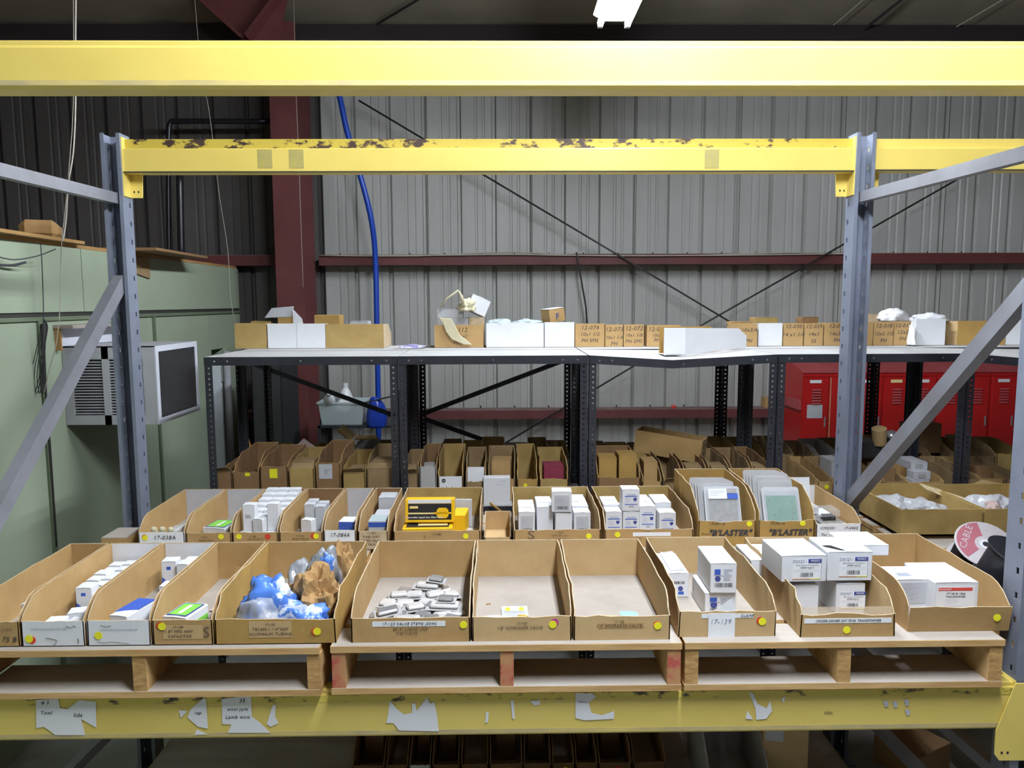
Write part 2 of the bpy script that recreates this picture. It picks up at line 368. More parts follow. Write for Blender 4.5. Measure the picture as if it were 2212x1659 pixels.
# ================================================================ PALLET RACK
UX0, UX1 = -1.565, 1.49          # inner faces of the uprights
FX = .055
FY, RY = 2.13, 3.20              # front and rear faces
def upright(X, Y, face, rz=0):   # C channel, open toward `face` (+1: opens to -y)
    mbs = MB(); Wd, D, t = .08, .08, .003
    y0, y1 = (0, D) if face > 0 else (-D, 0)
    yw = D - t if face > 0 else -D
    slotted(mbs, -Wd / 2, Wd / 2, yw, t, 0.01, 2.8, -.012, .012, .042, .0762, .04)
    for s in (-1, 1):
        xs = s * Wd / 2 - (t if s > 0 else 0)
        a, b = (0.0, D - t) if face > 0 else (-D + t, 0.0)
        c_ = (a + b) / 2 + (.018 if face > 0 else -.018)
        slotted(mbs, a, b, xs, t, 0.01, 2.8, c_ - .006, c_ + .006, .02, .0508 * 1.5, .055, ax='y')
        lip = (xs if s < 0 else xs - .012, xs + (.015 if s < 0 else t))
        mbs.box(lip[0], lip[1], -.003 if face > 0 else .0, 0 if face > 0 else .003, .01, 2.8)
    mbs.box(-.07, .07, min(y0, y1) - .03, max(y0, y1) + .03, 0, .01)
    return mbs
def frame(xc, label):
    t = thing('rack_frame', label, 'rack frame', (xc, 0, 0))
    upright(xc, RY, 1).build('upright', 'steel_blue', t, (0, RY, 0))
    upright(xc, FY, -1).build('upright', 'steel_blue', t, (FX if xc > 0 else -FX, FY + .08, 0))
    return t
fl = frame(UX0 - .04, 'blue grey slotted rack frame with diagonal brace, at the left')
fr = frame(UX1 + .04, 'blue grey slotted rack frame with diagonal brace, at the right')
zb = zat(240, 428, RY)
for t, fo, za, zc in ((fl, -FX, .86, zat(245, 605, RY)), (fr, FX, zat(2205, 598, 2.2), zat(1840, 1092, RY))):
    mb = MB(); mb.bar((fo, FY + .05, zb), (0, RY + .02, zb), .036, .044); mb.build('horizontal_brace', 'brace_grey', t)
    if t is fl:
        z0_ = zat(0, 1100, 2.42); sl = (zc - z0_) / (RY - 2.42); z0_ -= sl * (2.42 - 2.2)
    else: z0_ = za
    mb = MB(); mb.bar((fo, 2.2, z0_), (0, RY + .02, zc), .042, .055, up=(0, 0, 1)); mb.build('diagonal_brace', 'brace_grey', t)
    for z in (.35, 1.0 if t is fl else .6):
        mb = MB(); mb.bar((fo, FY + .05, z), (0, RY + .02, z), .036, .04); mb.build('horizontal_brace', 'brace_grey', t)
def beam(x0, x1, Y, z0, z1, sgn, label, mats, holes=True, name='rack_beam'):
    """sgn -1: plain face toward camera at Y; +1: stepped inner face toward camera"""
    t = thing(name, label, 'rack beam', ((x0 + x1) / 2, Y, z0)); hw_ = (x1 - x0) / 2 - .004; h = z1 - z0
    if sgn < 0:
        mb = MB(); mb.prism([(0.008, 0), (0.0, .008), (0, .014), (.0, h - .022), (.006, h - .014), (.006, h - .004), (.010, h), (.05, h), (.05, h - .04), (.075, h - .042), (.075, 0)], 'x', -hw_, hw_); mb.build('beam_body', mats[0], t)
        mb = MB(); mb.box(-hw_, hw_, -.0006, -.0001, .009, .022); mb.build('scuffed_edge', mats[1], t)
        if len(mats) > 2:
            mb = MB(); mb.box(-hw_, hw_, -.0012, -.0003, h - .038, h - .016); mb.build('chipped_edge', mats[2], t)
    else:
        mb = MB(); mb.prism([(0, .006), (.0, h - .045), (.003, h - .042), (.022, h - .041), (.026, h), (.062, h), (.062, 0), (.006, 0)], 'x', -hw_, hw_); mb.build('beam_body', mats[0], t)
        mb = MB(); mb.box(-hw_, hw_, .0205, .0215, h - .04, h - .001); mb.build('chipped_edge', mats[1], t)
        mb = MB(); mb.box(-hw_, hw_, -.006, .0, .0, .004); mb.build('lower_lip', 'seam_dark', t)
    for s in (-1, 1):
        mb = MB(); xx = s * hw_; yf = -.004 if sgn < 0 else .066
        a, b = (xx, xx + .004) if s > 0 else (xx - .004, xx)
        zz0 = -.095
        mb.box(a, b, -.004 if sgn < 0 else -.004, .07, zz0, h + .004)
        if sgn < 0: mb.prism([(xx, h), (xx - s * .05, 0), (xx - s * .05, zz0 + .02), (xx - s * .035, zz0), (xx + s * .045, zz0), (xx + s * .045, h)], 'y', -.008, -.004)
        else: mb.prism([(xx, h * .3), (xx - s * .05, 0), (xx - s * .045, zz0), (xx, zz0)], 'y', .058, .062)
        cn = mb.build('end_connector', 'rack_yellow', t)
        mb = MB()
        for z in (-.07,):
            for q in (.02, -.02):
                yq = -.0085 if sgn < 0 else .0575
                mb.box(xx - s * (.02 + .0) + q * .45 - .003, xx - s * .02 + q * .45 + .003, yq, yq + .0005, z - .004, z + .004)
        mb.build('rivet_hole', 'dark_void', cn)
    return t
zt0, zt1 = zat(1106, 192, FY), zat(1106, 86, FY)
beam(UX0 - FX, UX1 + FX, FY - .002, zt0, zt1, -1, 'upper front yellow rack beam crossing the top of the view', ('rack_yellow', 'rack_scuff'))
zl0, zl1 = zat(1106, 1588, FY), .956
lowb = beam(UX0 - FX, UX1 + FX, FY - .002, zl0, zl1, -1, 'lower front yellow rack beam under the pallets with torn paper notes', ('rack_yellow', 'rack_scuff', 'rack_yellow_chipped'))
beam(UX0, UX1, RY + .01, zat(1106, 371, RY), zat(1106, 296, RY), 1, 'rusty topped rear yellow rack beam spanning between both uprights', ('rack_yellow', 'rack_yellow_rusty'))
beam(UX1 + .08, UX1 + 3.1, RY + .01, zat(1906, 368, RY), zat(1906, 296, RY), 1, 'clean glossy yellow rack beam of the next bay, right', ('rack_yellow', 'rack_yellow'))
beam(UX0, UX1, RY + .01, zl0, zl1, 1, 'lower rear yellow rack beam beneath the back of pallets', ('rack_yellow', 'rack_yellow_chipped'))
beam(UX1 + .08, UX1 + 3.1, RY + .01, zl0, zl1, 1, 'lower rear yellow beam of the next bay, behind spools', ('rack_yellow', 'rack_yellow_chipped'))
beam(UX1 + .08 + FX, UX1 + 3.1, FY - .002, zl0, zl1, -1, 'lower front yellow beam of the next bay, right edge', ('rack_yellow', 'rack_scuff'))
# grey tape patches on rear beam
for i, px in enumerate((572, 640, 1538)):
    p = at(px, 343, RY + .008)
    mb = MB(); mb.box(-.03, .03, 0, .001, -.038, .038)
    tag(mb.build('tape_patch', 'old_tape', None, (p.x, RY + .0085, p.z)), ['leftmost grey tape patch on the rear yellow beam', 'second faint tape patch on the rear yellow beam', 'grey tape patch on the right half of rear yellow beam'][i], 'tape')
# torn paper notes on lower beam
def note(px_poly, label, lines=(), m='paper'):
    Y = FY - .0045
    pts = [at(x, y, Y) for x, y in px_poly]; cx = sum(p.x for p in pts) / len(pts); cz = sum(p.z for p in pts) / len(pts)
    mb = MB(); mb.prism([(p.x - cx, p.z - cz) for p in pts], 'y', 0, .0006)
    o = tag(mb.build('torn_note', m, None, (cx, Y, cz)), label, 'note')
    for s, x, y, sz in lines:
        p = at(x, y, Y); text(s, sz, (p.x - cx, -.0006, p.z - cz), 'ink', o, 'handwriting', shear=.2)
    return o
note([(78, 1512), (125, 1510), (130, 1530), (145, 1532), (172, 1512), (207, 1516), (208, 1572), (175, 1553), (184, 1588), (120, 1588), (95, 1570), (78, 1573)], 'leftmost large torn white note on the lower beam', (('# 3', 97, 1518, .016), ('Towl', 100, 1540, .016), ('lids', 168, 1545, .018)))
note([(412, 1532), (440, 1508), (445, 1510), (449, 1574), (428, 1570), (405, 1550)], 'small torn white note left of the lamb wool note', (('ings', 428, 1540, .012),))
note([(386, 1534), (405, 1536), (390, 1551)], 'tiny triangular paper scrap left of the small torn note')
note([(425, 1576), (448, 1586), (420, 1588)], 'tiny paper scrap under the small torn note')
note([(479, 1510), (542, 1502), (544, 1548), (560, 1560), (584, 1583), (492, 1583), (500, 1565), (480, 1564)], 'torn white note reading lamb wool on the lower beam', (('35', 523, 1514, .017), ('wool pple', 513, 1532, .014), ('Lamb woo', 513, 1549, .016)))
note([(590, 1521), (596, 1524), (594, 1548), (602, 1562), (585, 1570), (576, 1564)], 'narrow torn scrap right of the lamb wool note')
note([(842, 1513), (858, 1532), (872, 1543), (890, 1540), (890, 1518), (897, 1520), (900, 1536), (922, 1506), (930, 1520), (938, 1516), (944, 1545), (948, 1580), (862, 1578), (850, 1562), (834, 1562), (838, 1545)], 'jagged bare torn paper under the pallet gap, mid left beam')
note([(1050, 1537), (1056, 1540), (1054, 1560), (1048, 1562)], 'sliver of paper left of the thin dripping scrap')
note([(1103, 1513), (1110, 1512), (1112, 1553), (1107, 1553)], 'thin dripping paper scrap at mid beam')
note([(1145, 1514), (1166, 1512), (1166, 1522), (1154, 1524)], 'small leaf shaped paper scrap right of mid beam')
note([(1243, 1497), (1278, 1498), (1288, 1505), (1272, 1518), (1278, 1540), (1300, 1545), (1327, 1536), (1326, 1553), (1262, 1556), (1243, 1551)], 'C shaped torn white note on the lower beam', (('Trans p', 1258, 1516, .009),))
note([(1617, 1494), (1628, 1500), (1636, 1520), (1656, 1530), (1664, 1514), (1668, 1536), (1655, 1553), (1634, 1555), (1632, 1530)], 'star shaped torn white paper on the right of lower beam')
note([(1614, 1535), (1627, 1554), (1611, 1553)], 'tiny white triangle left of the star shaped paper')
note([(1688, 1508), (1697, 1505), (1693, 1519)], 'tiny scrap right of the star shaped paper')
for i, (x, y) in enumerate(((1913, 1521), (1933, 1522), (1958, 1518), (1960, 1539))):
    note([(x - 6, y - 7), (x + 5, y - 6), (x + 6, y + 6), (x - 1, y + 7)], ['first', 'second', 'third', 'lowest'][i] + ' of four tiny glue scraps near right end of beam', m='white_dim')
text('VEAL', .012, at(1790, 1540, FY - .004) - Vector(lowb.location), 'faded_ink', lowb, 'handwriting')
# ---------------------------------------------------------------- pallets
DECK = 1.103
def pallet(x0, x1, y0, L, zt_, label, red=False, stx=None):
    t = thing('wooden_pallet', label, 'pallet', ((x0 + x1) / 2, y0, zt_ - .148)); hw_ = (x1 - x0) / 2
    zd = .148
    n = 9; bw = .128; gap = (L - n * bw) / (n - 1)
    for i in range(n):
        a = i * (bw + gap); mb = MB(); mb.box(-hw_, hw_, a, a + bw, zd - .019, zd, 0)
        mb.box(-hw_ + .002, hw_ - .002, a + .002, a + bw - .002, zd, zd + .0006, 1); mb.build('deck_board', ['pallet_wood', 'pallet_dusty'], t)
    for k, xs in enumerate(stx or (-hw_ + .022, .0, hw_ - .022)):
        mb = MB(); mb.box(xs - .02, xs + .02, .006, L - .006, .019, zd - .019, 0); mb.box(xs - .0195, xs + .0195, .0045, .006, .0195, zd - .0195, 1)
        mb.build('stringer', ['pallet_wood', 'pallet_red' if red else 'pallet_end'], t)
    for i, a in enumerate((0, L * .28, L * .6, L - .1)):
        mb = MB(); mb.box(-hw_, hw_, a + .002, a + (.175 if i == 0 else .13) if i < 3 else L - .002, 0, .0185, 0); mb.box(-hw_ + .002, hw_ - .002, a + .003, a + (.173 if i == 0 else .128) if i < 3 else L - .004, .0185, .019, 1); mb.build('bottom_board', ['pallet_wood', 'pallet_dusty'], t)
    return t
PL = 1.36
xa, xb = xon(-60, FY, DECK), xon(694, FY, DECK)
PY = FY - .03
pallet(UX0 + .02, xb, PY, PL, DECK - .003, 'pale wooden pallet at the left end of the beam', stx=((xon(-78, PY, 1.0) - (UX0 + .02 + xb) / 2), xon(301, PY, 1.0) - (UX0 + .02 + xb) / 2, xon(678, PY, 1.0) - (UX0 + .02 + xb) / 2))
pallet(xon(713, PY, DECK), xon(1474, PY, DECK), PY, PL, DECK, 'middle wooden pallet with red painted stringer ends', red=True)
pallet(xon(1480, PY, DECK), UX1 - .004, PY, PL, DECK, 'wooden pallet at the right end of the beam')
pallet(UX1 + .16, UX1 + 1.18, PY + .05, PL, DECK, 'wooden pallet of the next bay under the wire spools')
for i, (a, b) in enumerate(((-1.5, -.5), (-.47, .5), (.53, 1.45))):
    pallet(a, b, 2.45, 1.1, .15, ['left', 'middle', 'right'][i] + ' wooden pallet on the floor under the rack')

# ================================================================ BLACK ANGLE SHELVING
SX = [-1.41, -.49, .42, 1.33, 2.25, 3.17]
def angle_post(h):
    mb = MB(); t = .002; s = .036
    slotted(mb, 0, s, 0, t, 0.0, h, s * .42, s * .66, .0085, .0254, .012, ax='x')
    slotted(mb, 0, s, 0, t, 0.0, h, s * .42, s * .66, .0085, .0254, .012, ax='y')
    return mb
STOP = 1.848
PM = angle_post(STOP - .005).build('post', 'angle_black').data
bpy.data.objects.remove(bpy.data.objects['post'])
MIDZ = 1.115
def shelving(x0, x1, y0, y1, label, sag=0, sag_at=.5, levels=(.30, MIDZ), braces=()):
    t = thing('metal_shelving', label, 'shelving', (x0, y0, 0)); W = x1 - x0 - .006; D = y1 - y0
    for x, y, rz in ((0, 0, 0), (W, 0, math.pi / 2), (W, D, math.pi), (0, D, -math.pi / 2)):
        put('post', PM, t, (x, y, 0), (0, 0, rz))
    mb = MB(); xs = [0, W * sag_at, W]; zz = [0, -sag, 0]; n = 2
    for i in range(2):
        for (ya, yb_, za, zb_, m_) in ((-.004, 0.0, -.04, .0, 0), (0, D, -.003, .0, 1), (D, D + .004, -.04, 0, 0)):
            v = [(xs[i + a], y, STOP + zz[i + a] * (1 if y < D / 2 else .2) + z) for a in (0, 1) for y in (ya, yb_) for z in (za, zb_)]
            mb.add(v, [(0, 1, 3, 2), (4, 6, 7, 5), (0, 4, 5, 1), (2, 3, 7, 6), (0, 2, 6, 4), (1, 5, 7, 3)], m_)
    mb.build('top_shelf', ['angle_black', 'shelf_top'], t)
    for x in (.05, .11, W * .5, W - .12, W - .05):
        mb = MB(); mb.box(x - .004, x + .004, -.0048, -.004, STOP - .024 - (sag if abs(x - W * sag_at) < .1 else sag * .2), STOP - .016 - (sag if abs(x - W * sag_at) < .1 else sag * .2))
        mb.build('bolt', 'nickel', t)
    for z in levels:
        mb = MB(); mb.box(.003, W - .003, .003, D - .003, z - .003, z, 1); mb.box(0.003, W - .003, .003, .006, z - .03, z - .003); mb.box(.003, W - .003, D - .006, D - .003, z - .03, z - .003); mb.build('shelf', ['angle_black', 'shelf_top'], t)
    for a, b in braces:
        mb = MB(); mb.bar((a[0] * W, D + .008, a[1]), (b[0] * W, D + .008, b[1]), .003, .028); mb.build('cross_brace', 'angle_black', t)
    return t
def B(px0, py0, px1, py1, x0, x1, Y):
    a = at(px0, py0, Y); b = at(px1, py1, Y); W = x1 - x0; return ((a.x - x0) / W, a.z), ((b.x - x0) / W, b.z)
names = ['leftmost', 'second from left', 'middle', 'second from right', 'rightmost']
for i in range(5):
    x0, x1 = SX[i], SX[i + 1]
    sg, sa = ((0, .5), (0, .5), (.025, .44), (0, .5), (.06, .6))[i]
    if i == 4: sg = .05
    shelving(x0, x1, 3.57, 4.02, names[i] + ' black perforated shelving unit of the front row', sg, sa)
    br = {0: (B(520, 775, 862, 900, x0, x1, 4.5),), 1: (B(1228, 775, 915, 893, x0, x1, 4.5), B(920, 905, 1145, 985, x0, x1, 4.5))}.get(i, ())
    shelving(x0, x1, 4.04, 4.48, names[i] + ' black perforated shelving unit of the back row', 0, .5, braces=br)
# ================================================================ BINS
def panel_strip(mb, prof_fn, L, x, th, n=9, jit=0, seed=0, bow=0, m=0, me=1):
    """upright cardboard side: runs along y, top height prof_fn(y); thickness th in x"""
    rr = random.Random(seed); vs = []
    for i, y in enumerate(n if isinstance(n, list) else [L * k / n for k in range(n + 1)]):
        j = rr.uniform(-jit, jit) if 0 < y < L else 0; b = bow * math.sin(math.pi * y / L) + rr.uniform(-jit, jit) * .8
        h = prof_fn(y) + j
        vs += [(x, y, 0), (x + th, y, 0), (x + th + b, y, h), (x + b, y, h)]
    k = len(vs) // 4
    for i in range(k - 1):
        a, c = 4 * i, 4 * i + 4
        mb.add([vs[a], vs[a + 1], vs[a + 2], vs[a + 3], vs[c], vs[c + 1], vs[c + 2], vs[c + 3]], [(0, 3, 7, 4), (1, 5, 6, 2)], m)
        mb.add([vs[a + 2], vs[a + 3], vs[c + 2], vs[c + 3]], [(0, 2, 3, 1)], me)
    mb.add(vs[:4], [(0, 1, 2, 3)], me); mb.add(vs[-4:], [(0, 3, 2, 1)], m)
def sticker(parent, x, z, m, r=.0115, y=-.0012, name='round_sticker'):
    mb = MB(); mb.prism([(r * math.cos(k * math.pi / 9), r * math.sin(k * math.pi / 9)) for k in range(18)], 'y', -.0004, .0004)
    return mb.build(name, m, parent, (x, y, z))
def bin_box(label, x0, x1, Y, z, L=.52, hf=.074, hb=.14, m='kraft', mf=None, mbk=None, inner='dust', rz=0, cx=None, jit=.0015, bow=0, lean=0, stk=(), lines=(), patch=None, cham=.09, name='cardboard_bin', cat='bin', group=None, sag=0, seed=None, edge='cut_edge'):
    W = x1 - x0; t = thing(name, label, cat, ((x0 + x1) / 2, Y, z), rz, group); hw_ = W / 2; T = .0035
    seed = seed if seed is not None else int(abs(x0) * 1000)
    mf = mf or m; mbk = mbk or m
    mb = MB(); mb.box(-hw_ + T, hw_ - T, T, L - T, 0, .004); mb.build('bottom_panel', inner, t)
    mb = MB(); n = 8; rr = random.Random(seed + 5); vs = []
    for i in range(n + 1):
        x = -hw_ + W * i / n; h = hf - sag * math.sin(math.pi * i / n) + (rr.uniform(-jit, jit) if 0 < i < n else 0)
        vs += [(x, 0, 0), (x, T, 0), (x, T + lean, h), (x, lean, h)]
    for i in range(n):
        a = 4 * i; q = vs[a:a + 8]; mb.add(q, [(0, 4, 7, 3), (1, 2, 6, 5)], 0); mb.add(q, [(3, 7, 6, 2)], 1)
    mb.add(vs[:4], [(0, 3, 2, 1)]); mb.add(vs[-4:], [(0, 1, 2, 3)])
    fp = mb.build('front_panel', [mf, edge], t)
    mb = MB(); mb.box(-hw_ + T, hw_ - T, L - T, L, 0, hb - .002); mb.box(-hw_ + T, hw_ - T, L - T, L, hb - .002, hb, 1); mb.build('back_panel', [mbk, edge], t)
    def prof(y):
        if y < .012: return hf + (hb * .78 - hf) * y / .012 * .5
        if y < cham: return hf + (hb * .78 - hf) * .5 + (hb * .97 - (hf + (hb * .78 - hf) * .5)) * math.sin((y - .012) / (cham - .012) * math.pi / 2)
        return hb * .97 + (hb * .03) * (y - cham) / (L - cham)
    ys_ = [0, .012, .035, .06, cham] + [cham + (L - cham) * k / 6 for k in range(1, 7)]
    for s in (-1, 1):
        mb = MB(); panel_strip(mb, prof, L, -hw_ if s < 0 else hw_ - T, T, ys_, jit, seed + s, bow * s); mb.build('side_panel', [m, edge], t)
    if patch:
        pw, ph, px, pz, pm = patch; mb = MB(); mb.box(px - pw / 2, px + pw / 2, -.0009, -.0002, pz - ph / 2, pz + ph / 2); mb.build('paper_label', pm, t)
    for q in stk:
        sticker(t, -hw_ + W * q[0], q[1], q[2], y=-.0012 - .0008 * (1 if q[2] == 'sticker_yellow' else 0) + lean * .5)
    for s, sz, fx, zz, *o in lines:
        mm = o[0] if o else 'faded_ink'; text(s, sz, (-hw_ + W * fx, -.0016, zz), mm, t, 'printed_text' if mm != 'ink' else 'handwriting', shear=.25 if mm == 'ink' else 0, wide=o[1] if len(o) > 1 else 1, bold=o[2] if len(o) > 2 else 0)
    t['W'] = W
    return t
def loc_in(b, x, y, z=0):
    c, s = math.cos(b.rotation_euler.z), math.sin(b.rotation_euler.z); l = b.location
    return (l.x + x * c - y * s, l.y + x * s + y * c, l.z + .0045 + z)
CART = {}
def carton(label, loc, w_, d, h, rz=0, m='white_card', group=None, rot=None, cat='carton', name='small_carton', flap=True, bevel=.0015, pr=None, key=None):
    """box with its own top flap; origin bottom centre"""
    k = (round(w_, 3), round(d, 3), round(h, 3), m, flap)
    t = thing(name, label, cat, loc, rz, group, rot)
    if k not in CART:
        mb = MB(); mb.box(-w_ / 2, w_ / 2, -d / 2, d / 2, 0, h - .0012); a = mb.build('body', m, t, bevel=bevel)
        b_ = None
        if flap:
            mb = MB(); e = .0012; mb.add([(-w_ / 2 + .001, -d / 2 - .0006, h - .001), (w_ / 2 - .001, -d / 2 - .0006, h - .001), (w_ / 2 - .001, d / 2 - .001, h - .0005), (-w_ / 2 + .001, d / 2 - .001, h - .0005), (-w_ / 2 + .001, -d / 2 - .0006, h - e + .0012), (0, -d / 2 - .0006, h + .0022), (w_ / 2 - .001, -d / 2 - .0006, h - e + .0012), (w_ / 2 - .001, d / 2 - .001, h + .0003), (-w_ / 2 + .001, d / 2 - .001, h + .0003)],
                [(0, 3, 2, 1), (0, 1, 6, 5, 4), (4, 5, 8), (5, 7, 8), (5, 6, 7), (1, 2, 7, 6), (2, 3, 8, 7), (3, 0, 4, 8)])
            b_ = mb.build('lid_flap', m, t)
        CART[k] = (a.data, b_.data if b_ else None)
    else:
        a, b_ = CART[k]; put('body', a, t)
        if b_: put('lid_flap', b_, t)
    if pr: pr(t, w_, d, h)
    return t
def plate(t, name, x0, x1, z0, z1, y, m, dep=.0005):
    mb = MB(); mb.box(x0, x1, y - dep, y, z0, z1); return mb.build(name, m, t)
def barcode(t, x0, x1, z0, z1, y, m='ink', seed=1):
    rr = random.Random(seed); mb = MB(); x = x0
    while x < x1:
        w_ = rr.choice((.0008, .0012, .002)); mb.box(x, min(x + w_, x1), y - .0004, y, z0, z1); x += w_ + rr.choice((.0008, .0012, .0018))
    return mb.build('barcode', m, t)
def tlines(t, x0, x1, z1, n, dz, y, m='pale_ink', seed=2, th=.0009):
    rr = random.Random(seed); mb = MB()
    for i in range(n):
        z = z1 - i * dz; mb.box(x0, x0 + (x1 - x0) * rr.uniform(.55, 1), y - .0004, y, z - th, z)
    return mb.build('fine_print', m, t)
def IB(b, label, x, y, w_, d, h, z=0, rz=0, **k):
    return carton(label, loc_in(b, x, y, z), w_, d, h, b.rotation_euler.z + rz, **k)
def blob(name, label, cat, loc, size, m, seed=0, amp=.35, fr=1.6, rz=0, sub=4, group=None, flat=True, smooth=True, ridge=.5):
    bm = bmesh.new(); bmesh.ops.create_icosphere(bm, subdivisions=sub, radius=1)
    off = Vector((seed * 7.3, seed * 3.1, seed))
    for v in bm.verts:
        p = v.co.copy(); n1 = mnoise.noise(p * fr + off); n2 = 1 - abs(mnoise.noise(p * fr * 2.3 + off * 2)) * 2
        v.co = p * (1 + amp * n1 + amp * ridge * .6 * n2 - amp * .2)
        if flat and v.co.z < -.35: v.co.z = -.35 - (v.co.z + .35) * .05
    zmin = min(v.co.z for v in bm.verts)
    for v in bm.verts: v.co = Vector((v.co.x * size[0], v.co.y * size[1], (v.co.z - zmin) * size[2] * .72))
    me = bpy.data.meshes.new(name); bm.to_mesh(me); bm.free(); me.materials.append(MT[m])
    if smooth:
        for p in me.polygons: p.use_smooth = True
    return tag(put(name, me, None, loc, (0, 0, rz)), label, cat, group)
def sheet_obj(name, label, cat, loc, w_, d, m, seed=0, amp=.01, n=10, rot=(0, 0, 0), th=.0008, group=None, curl=0):
    mb = MB(); vs = []
    for j in range(n + 1):
        for i in range(n + 1):
            x = w_ * (i / n - .5); y = d * (j / n - .5); q = Vector((x * 30 + seed, y * 30, seed)); vs.append((x, y, amp * (1 + mnoise.noise(q)) + curl * (2 * i / n - 1) ** 2))
    N_ = len(vs); fs = []
    for j in range(n):
        for i in range(n): a = j * (n + 1) + i; fs.append((a, a + 1, a + n + 2, a + n + 1)); fs.append((N_ + a, N_ + a + n + 1, N_ + a + n + 2, N_ + a + 1))
    vs += [(x, y, z + th) for x, y, z in vs]; mb.add(vs, fs)
    return tag(mb.build(name, m, None, loc, rot, smooth=True, recalc=False), label, cat, group)

ORD = 'first second third fourth fifth sixth seventh eighth ninth tenth eleventh twelfth thirteenth fourteenth fifteenth sixteenth seventeenth eighteenth nineteenth twentieth'.split()
def scribble(t, pts, m='pale_ink', r=.0008):
    return MB().tube([(x, -.0014, z) for x, z in pts], r, 4).build('scribble', m, t)
# ---------------- front row on the pallets
def fx(px, z=1.14, Y=FY): return xon(px, Y, z)
ZL = DECK - .002 + .001
def FB(label, pa, pb, **k):
    Y = k.pop('Y', FY - .005); g = k.pop('gap', 1.5); return bin_box(label, fx(pa + g, Y=Y), fx(pb - g, Y=Y), Y, k.pop('z', DECK + .0012), **k)
Yst, Rst = 'sticker_yellow', 'sticker_red'
bA = FB('kraft bin cut by the left edge of the photo, front row', -62, 43, lines=(('75 B', .022, .78, .02, 'ink'), ('17-074', .010, .75, .05)))
bB = FB('white fronted bin nearest the left edge, scribbled front, front row', 45, 184, mf='white_card', mbk='white_card', stk=((.16, .018, Rst), (.12, .022, Yst)), lines=(('77 MFD CAPACITOR 440V 10PK', .007, .45, .052, 'pale_ink'),))
bC = FB('second white fronted bin from the left, holding a blue and white carton', 187, 326, mf='white_card', mbk='white_card', stk=((.18, .03, Yst),), lines=(('7.5 MFD CAPACITOR 370V ROUND 440', .006, .5, .048, 'pale_ink'),))
bD = FB('kraft bin stamped CAPACITOR with a scrawled S', 329, 461, mf='kraft', stk=((.13, .058, Rst), (.16, .056, Yst)), lines=(('17-108', .010, .43, .053), ('71 87 MFD 440V', .012, .42, .040), ('CAPACITOR', .012, .45, .025), ('S', .045, .9, .036, 'faded_ink')), patch=(.115, .042, 0, .037, 'kraft_light'))
bE = FB('wide kraft bin stamped ALUMINUM TUBING, heaped with blue and silver bags', 463, 727, m='kraft_gold', mbk='kraft', jit=.004, stk=((.83, .035, Rst), (.845, .036, Yst)), lines=(('17-133', .010, .46, .058), ("T82AM-1.1/4\"X50'", .013, .46, .044), ('ALUMINUM TUBING', .013, .46, .029)), patch=(.125, .05, -.015, .043, 'kraft_light'))
bF = FB('wide kraft bin labelled VALVE STEMS with silver blister packs', 757, 1017, z=DECK + .0012, m='kraft', stk=((.945, .052, Yst),), lines=(('17-123 VALVE STEMS (5344)', .0125, .49, .056, 'ink'), ('BP-41 LARGE LINE', .012, .50, .040), ('TAP VALVE', .012, .47, .027)), patch=(.215, .016, -.005, .056, 'paper'))
bG = FB('kraft bin stamped 1/8 inch SCHRADER VALVE', 1019, 1236, m='kraft_light', stk=((.83, .056, 'sticker_magenta'), (.81, .050, Yst)), lines=(('17-124', .010, .50, .055), ('1/8" SCHRADER VALVE', .0125, .48, .041)), jit=.003)
bH = FB('kraft bin stamped 1/4 inch SCHRADER VALVE, nearly empty', 1238, 1449, m='kraft_light', stk=((.865, .045, Rst), (.87, .043, Yst)), lines=(('17-125', .010, .47, .057), ('1/4" SCHRADER VALVE', .0125, .47, .044)), patch=(.135, .015, -.003, .044, 'kraft'), jit=.003)
bI = FB('battered kraft bin labelled CLAMP with a hanging paper note', 1464, 1677, Y=FY + .01, m='kraft_light', jit=.004, stk=((.84, .048, Rst), (.86, .046, Yst)), lines=(('CLAMP', .012, .70, .064, 'ink'),), patch=(.155, .013, .0, .064, 'paper'), hf=.078)
bJ = FB('kraft bin wrapped in clear tape, labelled TRANSFORMER, piled with cartons', 1727, 1935, Y=FY + .0, m='kraft_light', mf='kraft', jit=.005, hf=.07, stk=((.49, .022, Yst),), lines=(('120/208-240/480 24V 75VA TRANSFORMER', .0108, .5, .050, 'ink', .92),), patch=(.262, .015, .0, .050, 'paper'))
bK = FB('kraft bin at the right end with its front leaning out, stamped TRANSFORMER', 1960, 2182, Y=FY + .03, m='kraft', mf='kraft', jit=.003, lean=-.012, stk=((.86, .045, Yst),), lines=(('17-141', .010, .5, .057), ('TINDOR 47VA', .012, .5, .044), ('TRANSFORMER', .012, .5, .032)), hf=.08)
for b in (bF,):
    pass
# side gap of bins I,J: rears follow the photo
scribble(bB, [(.0, .002), (.008, .008), (.012, .018), (.004, .022), (-.02, .026)], 'grey_card', .0012); scribble(bB, [(.07, .004), (.074, .012), (.072, .022)], 'ink'); scribble(bB, [(.04, .062), (.055, .056), (.064, .062), (.07, .057)], 'grey_card')
scribble(bC, [(-.05, .062), (-.03, .058), (-.02, .060)], 'grey_card'); scribble(bC, [(-.06, .012), (-.045, .009), (-.02, .012), (.03, .006)], 'grey_card')
